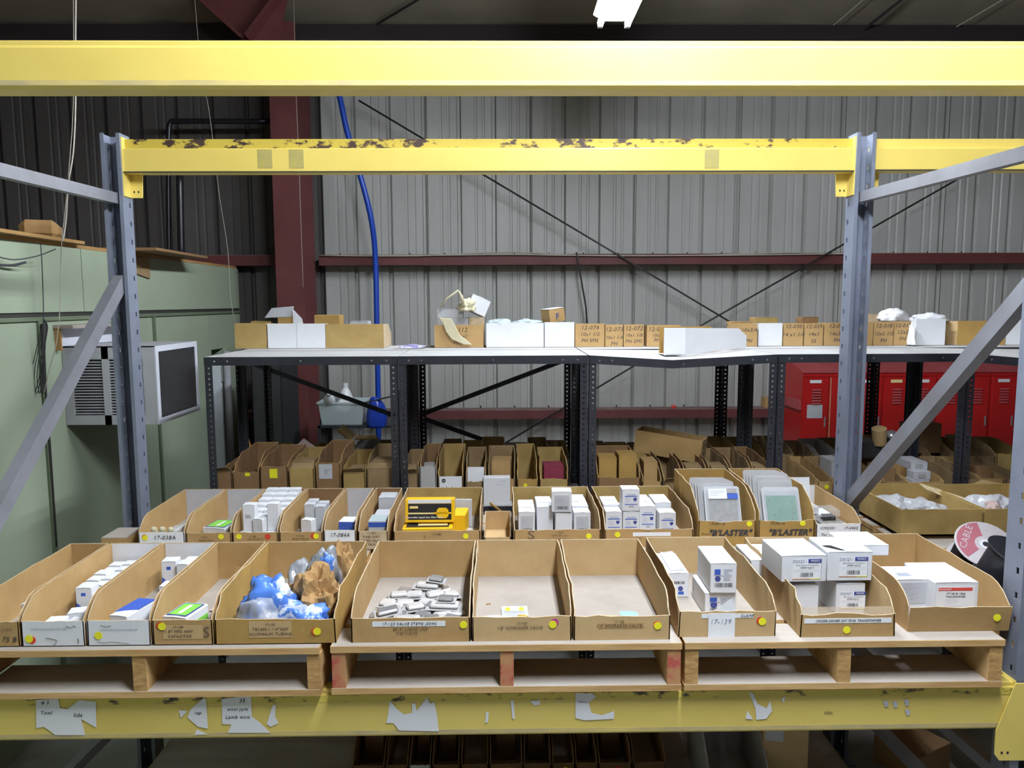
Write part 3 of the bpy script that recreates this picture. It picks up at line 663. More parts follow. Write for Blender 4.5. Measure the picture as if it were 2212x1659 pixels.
# contents of A
def logo_blue(side=1, band=True):
    def f(t, w_, d, h):
        mb = MB(); y = -d / 2 - .0004
        mb.prism([(-w_ / 2 + .001, .001), (w_ * .42, .001), (w_ * .3, h * .14), (-w_ * .1, h * .36), (-w_ / 2 + .001, h * .52)], 'y', y, y + .0003); mb.build('blue_swoosh', 'blue_print', t)
        plate(t, 'logo', -w_ * .15, w_ * .12, h * .74, h * .84, y, 'blue_print', .0002)
    return f
IB(bA, 'white carton with blue corner at the extreme left edge of the photo', .045, .12, .05, .06, .085, pr=logo_blue())
sheet_obj('cardboard_sheet', 'dusty grey card lying in the leftmost bin', 'cardboard', loc_in(bA, .02, .31, .001), .10, .17, 'grey_card', 3, .002)
tag(MB().box(-.035, .035, -.002, .002, 0, .05).build('cardboard_piece', 'grey_card', None, loc_in(bA, .05, .43, .001), (-.3, 0, .1)), 'grey card standing at back of the leftmost bin', 'cardboard')
# B
for i, (x, y, z, rz) in enumerate(((-.025, .06, 0, .1), (.035, .065, 0, -.1), (.004, .128, 0, .25))):
    IB(bB, ['small white carton lying at front left of scribbled bin', 'small white carton with blue mark at front right of scribbled bin', 'small white carton standing behind the two at the front of scribbled bin'][i], x, y, .052, .05, .050 - .006 * (i == 1), z, rz, pr=(lambda t, a, b, c: plate(t, 'logo', -.01, .006, c * .3, c * .8, -b / 2 - .0003, 'blue_print')) if i == 1 else None)
IB(bB, 'upright white carton with blue corner in front of the packed white cartons', -.008, .205, .05, .05, .10, 0, .05, pr=logo_blue())
IB(bB, 'upright plain white carton beside the blue cornered one, scribbled bin', .045, .21, .046, .05, .07, 0, -.06)
for j in range(5):
    for i in range(3):
        IB(bB, 'white carton of the %s column, %s row back, in the scribbled bin block' % (['left', 'middle', 'right'][i], ORD[j]), -.048 + i * .048, .285 + j * .047, .046, .044, .072 + .004 * ((i + j) % 3), rz=(R.random() - .5) * .12, group='packed white cartons in the scribbled bin')
# C
IB(bC, 'blue topped white carton leaning at front of second white bin', -.012, .115, .06, .13, .062, .0, -.22, name='blue_carton', pr=lambda t, a, b, c: MB().prism([(-a / 2, -b * .32), (a / 2, -b * .1), (a / 2, b / 2), (-a / 2, b / 2)], 'z', c + .001, c + .0024).build('blue_top', 'blue_print', t))
blob('crumpled_paper', 'crumpled white paper beside the blue topped carton', 'paper', loc_in(bC, .062, .13), (.022, .035, .045), 'paper', 4, .5, 2.4, smooth=False, sub=3)
IB(bC, 'flat white carton with a printed face, mid bin behind blue topped carton', .05, .25, .065, .05, .026, .060, .03, pr=lambda t, a, b, c: (plate(t, 'printed_label', -a * .25, a * .25, c * .2, c * .8, -b / 2 - .0004, 'grey_card')))
IB(bC, 'tall white carton with blue swoosh at the back of second white bin', -.022, .41, .05, .05, .112, 0, .1, pr=logo_blue())
for i in range(2):
    for j in range(2):
        IB(bC, 'white carton, %s, %s row of four at back right of second white bin' % (['left', 'right'][i], ['front', 'rear'][j]), .030 + i * .042, .40 + j * .052, .04, .048, .105 - .006 * j, group='white cartons at the back of the second white bin')
# D
def greenbox(t, a, b, c):
    y = -b / 2 - .0004; plate(t, 'blue_band', -a / 2 + .002, a / 2 - .002, .003, c * .62, y, 'navy_print'); plate(t, 'green_band', -a / 2 + .006, a / 2 - .006, c * .35, c * .6, y - .0004, 'green_print')
    mb = MB(); mb.box(-a / 2 + .006, a / 2 - .006, -b / 2 + .008, b / 2 - .008, c + .0022, c + .0026); mb.build('blue_border', 'navy_print', t)
    mb = MB(); mb.box(-a / 2 + .011, a / 2 - .011, -b / 2 + .014, b / 2 - .014, c + .0028, c + .0032); mb.build('green_top', 'green_print', t)
    mb = MB(); mb.box(-.006, .006, -b * .28, b * .28, c + .0034, c + .0038); mb.build('white_mark', 'white_card', t)
    mb = MB(); mb.box(a / 2 + .0001, a / 2 + .0005, -b / 2 + .004, b / 2 - .004, .004, c * .55); mb.build('green_side', 'green_print', t)
IB(bD, 'green, white and blue printed carton in the S marked bin', -.034, .105, .08, .11, .056, .0, -.22, name='green_carton', pr=greenbox)
sheet_obj('blue_slip', 'pale blue paper slip behind the green printed carton', 'paper', loc_in(bD, .052, .15, .003), .045, .06, 'cyan_paper', 3, .004, 4)
sheet_obj('card_sheet', 'faded pink card lying in the S marked bin', 'cardboard', loc_in(bD, .03, .29, .002), .075, .14, 'pink_card', 5, .002, 5)
tag(MB().box(-.04, .04, -.002, .002, 0, .06).build('cardboard_piece', 'kraft', None, loc_in(bD, .03, .46, .001), (-.15, 0, 0)), 'kraft divider card standing at the back of S marked bin', 'cardboard')
# E bags
def EB(px, py, Y, z=None):
    p = at(px, py, Y); return (p.x, Y, max(bE.location.z + .005, p.z))
blob('plastic_bag', 'blue and white plastic bag bulging at left of the tubing bin', 'bag', loc_in(bE, -.055, .12), (.095, .08, .15), 'bag_blue', 11, .5, 2.3)
blob('clear_bag', 'clear silvery plastic bag at front left of the tubing bin', 'bag', loc_in(bE, -.06, .055, .02), (.075, .04, .10), 'plastic_clear', 12, .35, 1.7)
blob('plastic_bag', 'flat blue and white bag at front right of the tubing bin', 'bag', loc_in(bE, .055, .065), (.085, .05, .085), 'bag_blue', 17, .55, 2.2)
blob('clear_bag', 'clear plastic bag lying over the flat blue and white bag', 'bag', loc_in(bE, .03, .075, .035), (.05, .04, .05), 'plastic_clear', 21, .5, 2)
blob('silver_bag', 'dark shiny bag at the back middle of the tubing bin', 'bag', loc_in(bE, -.01, .33), (.05, .06, .12), 'bag_silver', 31, .35, 1.7)
blob('silver_bag', 'tall silvery bag sticking out at back right of the tubing bin', 'bag', loc_in(bE, .075, .32, .045), (.05, .045, .13), 'bag_silver', 35, .5, 1.8)
blob('plastic_bag', 'blue tipped bag inside the brown paper bag', 'bag', loc_in(bE, .085, .30, .07), (.028, .028, .095), 'bag_blue', 44, .5, 2.2)
blob('paper_bag', 'crumpled brown paper bag at middle right of the tubing bin', 'bag', loc_in(bE, .085, .20), (.07, .075, .15), 'paper_bag', 51, .6, 2.0, smooth=False)
blob('paper_bag', 'tall crumpled brown paper bag in the back right corner of tubing bin', 'bag', loc_in(bE, .115, .40), (.05, .06, .18), 'paper_bag', 57, .55, 1.8, smooth=False)
tag(MB().prism([(-.06, 0), (.06, 0), (.035, .085), (-.05, .07)], 'y', 0, .003).build('cardboard_flap', 'kraft', None, loc_in(bE, .02, .26, .02), (.3, 0, .3)), 'loose kraft flap standing among bags of the tubing bin', 'cardboard')
# F blister packs
rr = random.Random(3)
def blister_pack(label, loc, rz, tilt, w_, d, kind, group):
    t = thing('blister_pack', label, 'blister pack', loc, 0, group, (tilt[0], tilt[1], rz))
    mb = MB(); mb.box(-w_ / 2, w_ / 2, -d / 2, d / 2, 0, .002); mb.build('backing_card', 'grey_card' if kind else 'nickel', t, bevel=.0006)
    mb = MB(); mb.box(-w_ * .38, w_ * .38, -d * .36, d * .3, .002, .016 if kind else .013); mb.build('shell', 'blister' if kind != 2 else 'nickel', t, bevel=.005)
    return t
k = 0
for j, (y, xs_, zz) in enumerate(((.075, (-.12, -.055, .01, .075), 0), (.115, (-.085, -.02, .05, .115), .010), (.165, (-.12, -.055, .01, .075, .125), 0), (.215, (-.09, -.02, .045, .11), .008), (.265, (-.115, -.05, .015, .08), 0), (.315, (-.085, -.02, .045, .10), .008), (.365, (-.055, .01, .065), 0))):
    for i, x in enumerate(xs_):
        kd = rr.choice((1, 1, 2)); k += 1
        blister_pack('%s blister pack, %s from left in the %s rank of valve stems bin' % ('silver' if kd == 2 else 'pale', ORD[i], ORD[j]), loc_in(bF, x + rr.uniform(-.008, .008), y, zz), rr.uniform(-.45, .45), (rr.uniform(-.1, .1), rr.uniform(-.1, .1)), rr.uniform(.062, .08), rr.uniform(.052, .068), kd, 'blister packs in the valve stems bin')
blister_pack('shiny silver blister pack tilted at front left of valve stems bin', loc_in(bF, -.085, .12, .035), .25, (.12, -.12), .085, .055, 2, None)
blister_pack('large upturned blister pack at front middle of valve stems bin', loc_in(bF, -.028, .05, .03), 0.05, (.6, 0), .062, .06, 1, None)
blister_pack('long flat blister pack near right of valve stems bin', loc_in(bF, .085, .20, .018), -.06, (.05, .02), .12, .06, 1, None)
blister_pack('blister pack resting on top of the long flat one', loc_in(bF, .09, .21, .036), -.1, (.05, .0), .065, .045, 2, None)
blister_pack('dark edged long pack at back of valve stems bin', loc_in(bF, .015, .36, .022), -.12, (.06, .04), .10, .05, 1, None)
blister_pack('shiny pack topmost at the back of valve stems bin', loc_in(bF, .045, .37, .042), -.15, (.06, .1), .065, .045, 2, None)
# G
t = thing('parts_bag', 'small clear bag with yellow header and brass valves', 'bag', loc_in(bG, -.018, .175, .004), .03, None, (.12, 0, .03))
MB().box(-.042, .042, -.045, .045, 0, .002).build('bag_film', 'plastic_clear', t)
MB().box(-.032, .032, .012, .034, .0022, .003).build('header_label', 'paper', t)
for s in (-1, 1): MB().box(s * .022 - .008, s * .022 + .008, .013, .033, .0031, .0036).build('yellow_print', 'sticker_yellow', t)
for i in range(7): MB().lathe([(.003, 0), (.003, .012), (.002, .016)], 8, M=Matrix.Translation((.008 + .006 * (i % 4), -.028 + .007 * (i // 4), .005)) @ Matrix.Rotation(1.5, 4, 'Y')).build('brass_valve', 'brass', t)
sheet_obj('clear_packet', 'thin clear packet left of the brass valve bag', 'packet', loc_in(bG, -.07, .135, .003), .08, .03, 'plastic_clear', 8, .005, 6)
for i, (x, y) in enumerate(((-.108, .17), (-.10, .172))):
    tag(MB().box(-.003, .003, -.002, .002, 0, .004).build('debris_crumb', 'kraft', None, loc_in(bG, x, y + .09, .0), (0, 0, i)), ['left', 'right'][i] + ' of two tiny brown crumbs on the 1/8 inch bin floor', 'crumb')
# H
sheet_obj('pale_slip', 'pale beige slip at the front of the 1/4 inch bin', 'paper', loc_in(bH, -.035, .135, .003), .07, .03, 'kraft_light', 8, .003, 4)
sheet_obj('blue_packet', 'light blue packet at front right of the 1/4 inch bin', 'packet', loc_in(bH, .045, .135, .004), .055, .045, 'cyan_paper', 12, .009, 6)
# I
def logo_carton(t, a, b, c):
    y = -b / 2 - .0004
    plate(t, 'blue_logo', -a * .35, -a * .12, c * .62, c * .80, y, 'blue_print'); sticker(t, -a * .22, c * .48, 'navy_print', r=a * .11, y=y, name='globe_logo')
    plate(t, 'wordmark', -a * .36, -a * .02, c * .58, c * .6, y, 'pale_ink')
    tlines(t, 0, a * .34, c * .80, 9, c * .045, y); barcode(t, -a * .34, a * .34, c * .2, c * .34, y)
def PC(label, px0, px1, pyt, Y, d, z=None, pyb=None, rz=0, **k):
    zb_ = z if z is not None else zat((px0 + px1) / 2, pyb, Y); h = zat((px0 + px1) / 2, pyt, Y) - zb_
    x0, x1 = xon(px0, Y, zb_ + h * .5), xon(px1, Y, zb_ + h * .5); return carton(label, ((x0 + x1) / 2, Y + d / 2, zb_), x1 - x0, d, h, rz, **k)
zI = bI.location.z + .005
PC('long white carton with barcode at left of the CLAMP bin', 1443, 1488, 1238, FY + .30, .20, zI, pr=lambda t, a, b, c: (barcode(t, -a * .3, a * .3, c * .55, c * .66, -b / 2 - .0004), sticker(t, a * .1, c * .36, 'navy_print', r=a * .12, y=-b / 2 - .0004, name='globe_logo'), plate(t, 'blue_logo', 0, a * .26, c * .12, c * .24, -b / 2 - .0004, 'blue_print')))
lc = bpy.data.objects[t.name] if False else None
sheet_obj('clear_packet', 'clear packet of white pieces on the long white carton', 'packet', (xon(1451, FY + .40, 1.2), FY + .40, zat(1465, 1238, FY + .30) + .003), .05, .18, 'plastic_clear', 5, .006, 8)
PC('lower white carton under the tall one in the CLAMP bin', 1523, 1590, 1281, FY + .15, .16, zI, pr=logo_carton)
PC('upper white carton with blue square and globe logo, CLAMP bin', 1536, 1592, 1217, FY + .14, .17, zat(1550, 1281, FY + .15) + .004, rz=-.02, pr=logo_carton)
t = thing('paper_note', 'white paper note reading 17-139 taped over the CLAMP bin front', 'note', (bI.location.x - .0, FY + .0085, bI.location.z - .03))
nx_ = fx(1560) - bI.location.x
MB().box(nx_ - .04, nx_ + .04, -.0025, -.0019, .005, .104).build('sheet', 'paper', t)
text('17-139', .021, (nx_ - .004, -.0032, .078), 'pale_ink', t, 'handwriting', shear=.2)
MB().prism([(nx_ - .03, .1045), (nx_ + .045, .1045), (nx_ + .03, .145)], 'y', .004, .0046).build('folded_corner', 'paper', t)
# J cartons
def relay_label(t, a, b, c, s=1.0, ox=0):
    y = -b / 2 - .0004; q = .05 * s; cx = a * ox; zc = c * .48; h2 = .036 * s
    plate(t, 'printed_label', cx - q, cx + q, zc - h2, zc + h2, y, 'paper', .0002)
    text('DS0231', .0145 * s, (cx - q * .52, y - .001, zc + h2 * .78), 'pale_ink', t, 'printed_text')
    plate(t, 'blue_box', cx + q * .08, cx + q, zc + h2 * .60, zc + h2 * .98, y - .0004, 'navy_print'); text('MARS', .012 * s, (cx + q * .54, y - .0014, zc + h2 * .79), 'white_card', t, 'printed_text', shear=.2)
    text('75VA Control Transformer', .0065 * s, (cx, y - .001, zc + h2 * .42), 'pale_ink', t, 'printed_text'); text('NORM Class 2', .007 * s, (cx, y - .001, zc + h2 * .15), 'ink', t, 'printed_text')
    tlines(t, cx - q * .9, cx + q * .9, zc - h2 * .06, 2, h2 * .16, y, th=.0005)
    barcode(t, cx - q * .45, cx + q * .45, zc - h2 * .75, zc - h2 * .35, y - .0004)
    plate(t, 'colour_rule', cx - q, cx + q * .2, zc - h2 * .97, zc - h2 * .92, y - .0003, 'orange_print'); plate(t, 'colour_rule', cx + q * .2, cx + q, zc - h2 * .97, zc - h2 * .92, y - .0003, 'sticker_yellow'); plate(t, 'side_rule', cx + q * .97, cx + q, zc - h2 * .9, zc + h2 * .6, y - .0003, 'pale_ink')
zJ = bJ.location.z + .005
def JC(label, px0, px1, Y, z, d, h, rz=0, **k):
    x0, x1 = xon(px0, Y, z + h * .5), xon(px1, Y, z + h * .5); return carton(label, ((x0 + x1) / 2, Y + d / 2, z), x1 - x0, d, h, rz, **k)
def PC(label, px0, px1, pyt, Y, d, z=None, pyb=None, rz=0, **k):
    zb_ = z if z is not None else zat((px0 + px1) / 2, pyb, Y); h = zat((px0 + px1) / 2, pyt, Y) - zb_
    x0, x1 = xon(px0, Y, zb_ + h * .5), xon(px1, Y, zb_ + h * .5); return carton(label, ((x0 + x1) / 2, Y + d / 2, zb_), x1 - x0, d, h, rz, **k)
YJ = FY + .14
c1 = PC('plain white carton at bottom left of the taped bin', 1706, 1768, 1264, YJ, .15, zJ)
c2 = PC('bottom right labelled carton in the taped bin', 1806, 1868, 1261, YJ, .16, zJ, pr=lambda t, a, b, c: relay_label(t, a, b, c, .80, .08))
PC('big labelled carton at upper left of the taped bin pile', 1687, 1784, 1200, YJ - .01, .17, zJ + .116, rz=.03, pr=lambda t, a, b, c: relay_label(t, a, b, c, .92, .06))
PC('torn topped labelled carton at upper right of the taped bin pile', 1788, 1884, 1192, YJ - .005, .15, zJ + .116, pr=lambda t, a, b, c: (relay_label(t, a, b, c, .9, .08), MB().prism([(-a / 2 + .001, .0), (-a * .2, -.045), (-a * .1, -.05), (-a * .28, -.0)], 'z', c + .003, c + .0034, M=Matrix.Translation((0, -b / 2 + .055, 0))).build('torn_gap', 'dark_void', t)))
PC('white carton standing behind the torn topped one', 1832, 1920, 1178, YJ + .16, .15, DECK + .145)
PC('labelled white carton at back left of the taped bin', 1622, 1692, 1210, FY + .33, .17, zJ, pr=lambda t, a, b, c: relay_label(t, a, b, c, .6, .1))
# clear tape over the J front
sh = sheet_obj('tape', 'tape', 'x', (0, 0, 0), bJ['W'] - .004, .028, 'tape_clear', 4, .003, 14, rot=(1.15, 0, 0)); sh.parent = bJ; sh.location = (0, .012, .073); sh.name = 'clear_tape'
for k_ in ('label', 'category'): del sh[k_]
# K
def grey_label(t, a, b, c):
    y = -b / 2 - .0004; plate(t, 'grey_label', -a * .28, a * .36, c * .3, c * .92, y, 'white_dim'); tlines(t, -a * .22, a * .3, c * .88, 9, c * .055, y - .0004, 'pale_ink', 7)
    mb = MB()
    for i in range(7): mb.box(-a * .2 + i * .006, -a * .2 + i * .006 + .003, -b * .3, -b * .3 + .03, c + .003, c + .0034)
    mb.build('barcode', 'pale_ink', t)
def red_label(t, a, b, c):
    y = -b / 2 - .0004; plate(t, 'printed_label', -a * .46, a * .42, c * .02, c * .9, y, 'paper'); plate(t, 'red_band', -a * .42, a * .36, c * .78, c * .86, y - .0005, 'red_print'); text('Honeywell', .009, (-a * .28, y - .0012, c * .82), 'white_card', t, 'printed_text')
    text('VT140 B 1006', .0095, (-a * .02, y - .001, c * .70), 'ink', t, 'printed_text'); text('TRANSFORMER', .0085, (-a * .02, y - .001, c * .62), 'ink', t, 'printed_text'); tlines(t, -a * .25, a * .15, c * .54, 6, c * .055, y - .0003, 'pale_ink', 9, .0007); barcode(t, -a * .22, a * .3, c * .08, c * .15, y - .0003, 'pale_ink')
PC('white carton with a grey printed label in the right end bin', 1924, 2012, 1252, FY + .145, .12, bK.location.z + .005, pr=grey_label)
PC('white carton with a red band label in the right end bin', 2018, 2112, 1258, FY + .10, .18, bK.location.z + .005, pr=red_label)
# ---------------- second row on the pallets
Y2 = 2.97
def SB(label, pa, pb, **k):
    Y = k.pop('Y', Y2); g = k.pop('gap', 1); k.setdefault('L', .46); return bin_box(label, xon(pa + g, Y, 1.15), xon(pb - g, Y, 1.15), Y, k.pop('z', DECK + .0012), **k)
t = thing('flat_carton', 'low grey topped kraft carton beside the left upright, second row', 'carton', (xon(270, 3.05, 1.12), 3.0, DECK + .001))
MB().box(-.07, .035, 0, .14, 0, .045).build('body', 'kraft', t); MB().box(-.07, .035, 0, .14, .0452, .048).build('dusty_top', 'dust', t)
r1 = SB('white fronted bin marked 17-038A at the left end of the second row', 299, 400, mf='paper', mbk='white_dim', m='kraft', stk=((.13, .058, Rst), (.14, .056, Yst)), lines=(('17-038A', .024, .56, .055, 'ink'), ('H. DISC CARTRIDGE', .017, .52, .027, 'ink')), hf=.078)
r2 = SB('kraft bin holding a green printed carton, second row', 402, 500, m='kraft', mbk='white_dim', stk=((.78, .058, Yst),), lines=(('17-042', .009, .4, .056), ('BA3HT 28 97', .010, .45, .042), ('CAPACITOR', .009, .45, .028)))
r3 = SB('kraft bin heaped with small white cartons, second row', 502, 601, mbk='kraft_brown', stk=((.14, .058, Yst), (.78, .056, Rst)), lines=(('17-043', .009, .45, .058), ('AC 195 20 V3', .010, .5, .046), ('1 POLE CONT', .010, .5, .030)))
r4 = SB('kraft bin with upright grey cartons at its back, second row', 603, 697, mbk='kraft_brown', stk=((.80, .058, Rst), (.86, .057, Yst)), lines=(('17-044A', .009, .48, .059), ('SL3530 RELAY', .011, .5, .046)))
r5 = SB('white fronted bin marked 17-084A, second row', 699, 769, mf='paper', mbk='white_dim', lines=(('17-084A', .024, .5, .060, 'ink', .9),), hf=.080)
r6 = SB('narrow cream fronted bin stamped TIME DELAY RELAY, second row', 773, 839, mf='cut_edge', mbk='kraft_brown', lines=(('17-082', .012, .45, .067), ('MARS 32391', .0125, .45, .052), ('TIME DELAY', .0125, .48, .036), ('RELA', .0125, .45, .021)), hf=.076)
r7 = SB('kraft bin with two yellow and black filter cartons, second row', 850, 1039, jit=.003, mbk='kraft_olive', stk=((.83, .052, Yst),), lines=(('17-088', .011, .5, .060), ('7.', .018, .36, .047)))
r8 = SB('kraft bin scrawled with an S, holding white contactor cubes', 1109, 1298, mbk='kraft_olive', jit=.003, stk=((.865, .048, Yst),), lines=(('17-048', .011, .52, .064), ('1 AMP DP 120V', .011, .52, .050), ('40A CONTACTOR', .011, .52, .034), ('S', .05, .2, .052, 'faded_ink', 1.5)))
r9 = SB('kraft bin with blue labelled white cubes and a white strip label', 1306, 1499, mbk='kraft_olive', jit=.003, stk=((.14, .053, Yst),), lines=(('17-124', .010, .47, .066), ('FURN', .010, .38, .034)), patch=(.155, .016, .01, .053, 'paper'))
def TB(label, pa, pb, tx):
    b = SB(label, pa, pb, hf=.108, hb=.225, L=.44, m='kraft_gold', sag=.006, cham=.14, jit=.003, stk=(((.885 if tx == '17-041-D' else .78), .094, Yst),),
           lines=((tx, .016, .32, .094, 'ink'), ('"B\'LASTER"', .034, .55, .055, 'ink', 1.0, .0016)) + ((('Protection', .011, .17, .052, 'ink'),) if tx == '17-041-D' else ()))
    return b
r10 = TB('tall kraft bin lettered BLASTER with silver boards in clear packs', 1507, 1633, '17-041-D')
r11 = TB('tall kraft bin lettered BLASTER with green boards in clear packs', 1638, 1760, '17-041-E')
r12 = SB('white fronted bin marked Fan Blower Control at right end of second row', 1762, 1861, mf='paper', mbk='white_card', hf=.090, lines=(('ICM2501', .016, .25, .072, 'ink'), ('17-044C', .016, .76, .072, 'ink'), ('Fan Blower Control', .0165, .5, .045, 'ink')))
# contents
blob('crumpled_bag', 'crumpled clear bag of pale pieces in the 17-038A bin', 'bag', loc_in(r1, .02, .13), (.055, .09, .06), 'bubble_grey', 5, .4, 2, smooth=False, sub=3)
for i in range(3): tag(MB().lathe([(.012, 0), (.012, .035), (.009, .04)], 10).build('plastic_cap', 'yellowed_plastic', None, loc_in(r1, -.045 + i * .028, .04, .045), (.2, .2 * i, 0)), ['left', 'middle', 'right'][i] + ' yellowed plastic cap at the front of the 17-038A bin', 'cup')  # three small plastic caps, tapered at the top
IB(r2, 'green and blue printed white carton in the second row', -.012, .17, .10, .12, .055, 0, -.18, name='green_carton', pr=greenbox)
for j in range(6):
    for i in range(3):
        h = .10 + .01 * j if j < 5 else .15
        IB(r3, 'small white carton, %s column, %s row back of the heaped bin' % (['left', 'middle', 'right'][i], ORD[j]), -.050 + i * .052, .155 + j * .050, .05, .047, h, rz=(R.random() - .5) * .1, group='white cartons heaped in the second row bin')
for i in range(3): IB(r3, '%s of three low white cartons at the front of the heaped bin' % ['left', 'middle', 'right'][i], -.053 + i * .053, .065, .051, .06, .056, rz=(R.random() - .5) * .1, group='front cartons of the heaped bin')
def scrawl(t, a, b, c): tlines(t, -a * .3, a * .3, c * .62, 4, .004, -b / 2 - .0003, 'ink', 3)
IB(r3, 'upright white carton at left on top of the heaped bin, printed face', -.043, .082, .050, .046, .110, .0575, .05, pr=scrawl)
IB(r3, 'white carton tipped sideways between the two upright ones, heaped bin', .008, .075, .046, .07, .055, .0575, -.3)
IB(r3, 'upright white carton at right on top of the heaped bin, blank', .054, .085, .046, .046, .112, .0575, .06)
IB(r4, 'small white upright carton in front of the grey ones, second row', -.012, .17, .05, .04, .075, .0, -.3)
for i in range(4): IB(r4, 'tall grey carton, %s of the back cluster beside the heaped bin' % ['front left', 'front right', 'rear left', 'rear right'][i], -.02 + (i % 2) * .046 + .0, .24 + (i // 2) * .055, .043, .05, .125 - .01 * (i % 2), rz=.05, m='white_dim', group='grey cartons at the back of the second row bin')
tag(MB().box(-.02, .02, -.03, .03, 0, .012).build('pink_eraser', 'pink_card', None, loc_in(r4, -.05, .05), (0, 0, .3)), 'pink card scrap at front left of the grey carton bin', 'scrap')
IB(r5, 'bright blue carton with a white top in the 17-084A bin', .0, .19, .07, .08, .065, 0, -.08, name='blue_carton', m='blue_print', flap=False, pr=lambda t, a, b, c: MB().box(-a / 2 + .001, a / 2 - .001, -b / 2 + .001, b / 2 - .001, c, c + .001).build('white_top', 'white_card', t))
for i, (y, h) in enumerate(((.13, .088), (.26, .075), (.39, .12))):
    IB(r6, ['grey white carton with blue top at the front of the relay bin', 'flat pale carton mid relay bin', 'grey upright carton at the back of relay bin'][i], .005, y, .075, .10, h, m='white_dim', flap=i > 0, pr=(lambda t, a, b, c: (MB().box(-a / 2, a / 2, -b / 2, b / 2, c - .001, c + .0006).build('blue_top', 'tub_plastic', t), plate(t, 'blue_band', -a / 2, a / 2, c * .72, c * .95, -b / 2 - .0002, 'blue_print'))) if i == 0 else None)
def filter_art(t, a, b, c, W_=1.0):
    y = -b / 2 - .0004
    plate(t, 'black_panel', -a * .44, a * .44, c * .12, c * .80, y, 'black_print'); plate(t, 'cream_rule', -a * .44, a * .36, c * .36, c * .42, y - .0003, 'yellow_pale'); plate(t, 'white_band', -a * .44, a * .44, c * .82, c * .97, y, 'white_card')
    mb = MB(); s = c * .25; cx = a * .26; cz = c * .40
    mb.prism([(cx - s, cz - s * .5), (cx - s * .6, cz - s * .9), (cx + s * .6, cz - s * .9), (cx + s, cz - s * .5), (cx + s, cz + s * .5), (cx + s * .6, cz + s * .9), (cx - s * .6, cz + s * .9), (cx - s, cz + s * .5)], 'y', y - .001, y - .0004); mb.box(cx - s * 1.5, cx + s * 1.5, y - .001, y - .0004, cz - s * .14, cz + s * .14); mb.build('yellow_emblem', 'yellow_box', t)
    plate(t, 'logo_plate', -a * .41, -a * .24, c * .60, c * .70, y - .0003, 'yellow_pale'); text('Sporlan', .008, (-a * .325, y - .0016, c * .65), 'yellow_box', t, 'printed_text')
    text('Reversible Liquid Line Filter-Drier', .0102, (-a * .10, y - .0016, c * .22), 'white_card', t, 'printed_text', shear=.15, bold=.0003)
IB(r7, 'lower yellow filter carton lying flat in front, black printed top', -.045, .085, .205, .10, .070, 0, .02, name='yellow_carton', m='yellow_box', flap=False, pr=lambda t, a, b, c: (MB().box(-a * .43, a * .43, -b * .32, b * .42, c, c + .0006).build('black_top', 'black_print', t), MB().box(-a * .2, a * .4, -b * .12, b * .2, c + .0007, c + .0012).build('yellow_emblem', 'yellow_pale', t), plate(t, 'black_panel', -a * .43, a * .43, c * .1, c * .55, -b / 2 - .0003, 'black_print')))
IB(r7, 'upper yellow filter carton with a hexagon emblem, standing on edge', -.038, .125, .205, .070, .098, .074, .0, name='yellow_carton', m='yellow_box', flap=False, pr=filter_art, rot=(-.12, 0, 0))
IB(r7, 'plain yellow carton end seen right of the two printed ones', .085, .20, .055, .12, .095, 0, -.08, name='yellow_carton', m='yellow_box', flap=False)
tag(MB().box(-.045, .045, -.004, .004, 0, .125).build('card_sleeve', 'white_dim', None, loc_in(r7, .085, .28), (-.1, 0, -.05), bevel=.003), 'grey rounded card sleeve behind the yellow cartons', 'card')
sheet_obj('bag_film', 'dusty clear bag at right of the yellow carton bin floor', 'bag', loc_in(r7, .13, .13, .002), .05, .20, 'bubble_grey', 3, .008, 8)
def dim_label(t, a, b, c):
    y = -b / 2 - .0003; plate(t, 'grey_label', -a * .38, a * .38, c * .08, c * .82, y, 'white_dim', .0002); tlines(t, -a * .3, a * .2, c * .72, 6, c * .06, y - .0004, 'pale_ink', 3); barcode(t, -a * .25, a * .3, c * .14, c * .28, y - .0004)
def blue_label(t, a, b, c):
    y = -b / 2 - .0003; plate(t, 'blue_rule', -a * .36, a * .36, c * .66, c * .70, y, 'blue_print'); plate(t, 'blue_rule', -a * .36, a * .36, c * .30, c * .33, y, 'blue_print'); text('Thermal-D', .0075, (0, y - .001, c * .76), 'navy_print', t, 'printed_text'); tlines(t, -a * .34, 0, c * .6, 4, c * .06, y, 'pale_ink', 5)
    sh_ = MB(); s = a * .1; cx = a * .24; cz = c * .53; sh_.prism([(cx - s, cz + s), (cx - s, cz - s * .3), (cx, cz - s * 1.3), (cx + s, cz - s * .3), (cx + s, cz + s)], 'y', y - .0004, y); sh_.build('shield_logo', 'navy_print', t); tlines(t, -a * .1, a * .2, c * .24, 2, c * .04, y, 'ink', 5)
W8 = r8['W']; q = .071
for i, (x, y, h, pf, lb) in enumerate(((-.118, .195, .10, dim_label, 'label faced white cube at front left of the S bin'), (-.038, .235, .11, None, 'blank white cube second from left, S bin'), (.040, .195, .095, None, 'blank white cube beneath the topmost cube, S bin'), (.118, .190, .097, dim_label, 'label faced white cube at front right of the S bin'))):
    IB(r8, lb, x, y, q, q, h, pr=pf, rz=.02 * (i - 1), name='white_cube_carton')
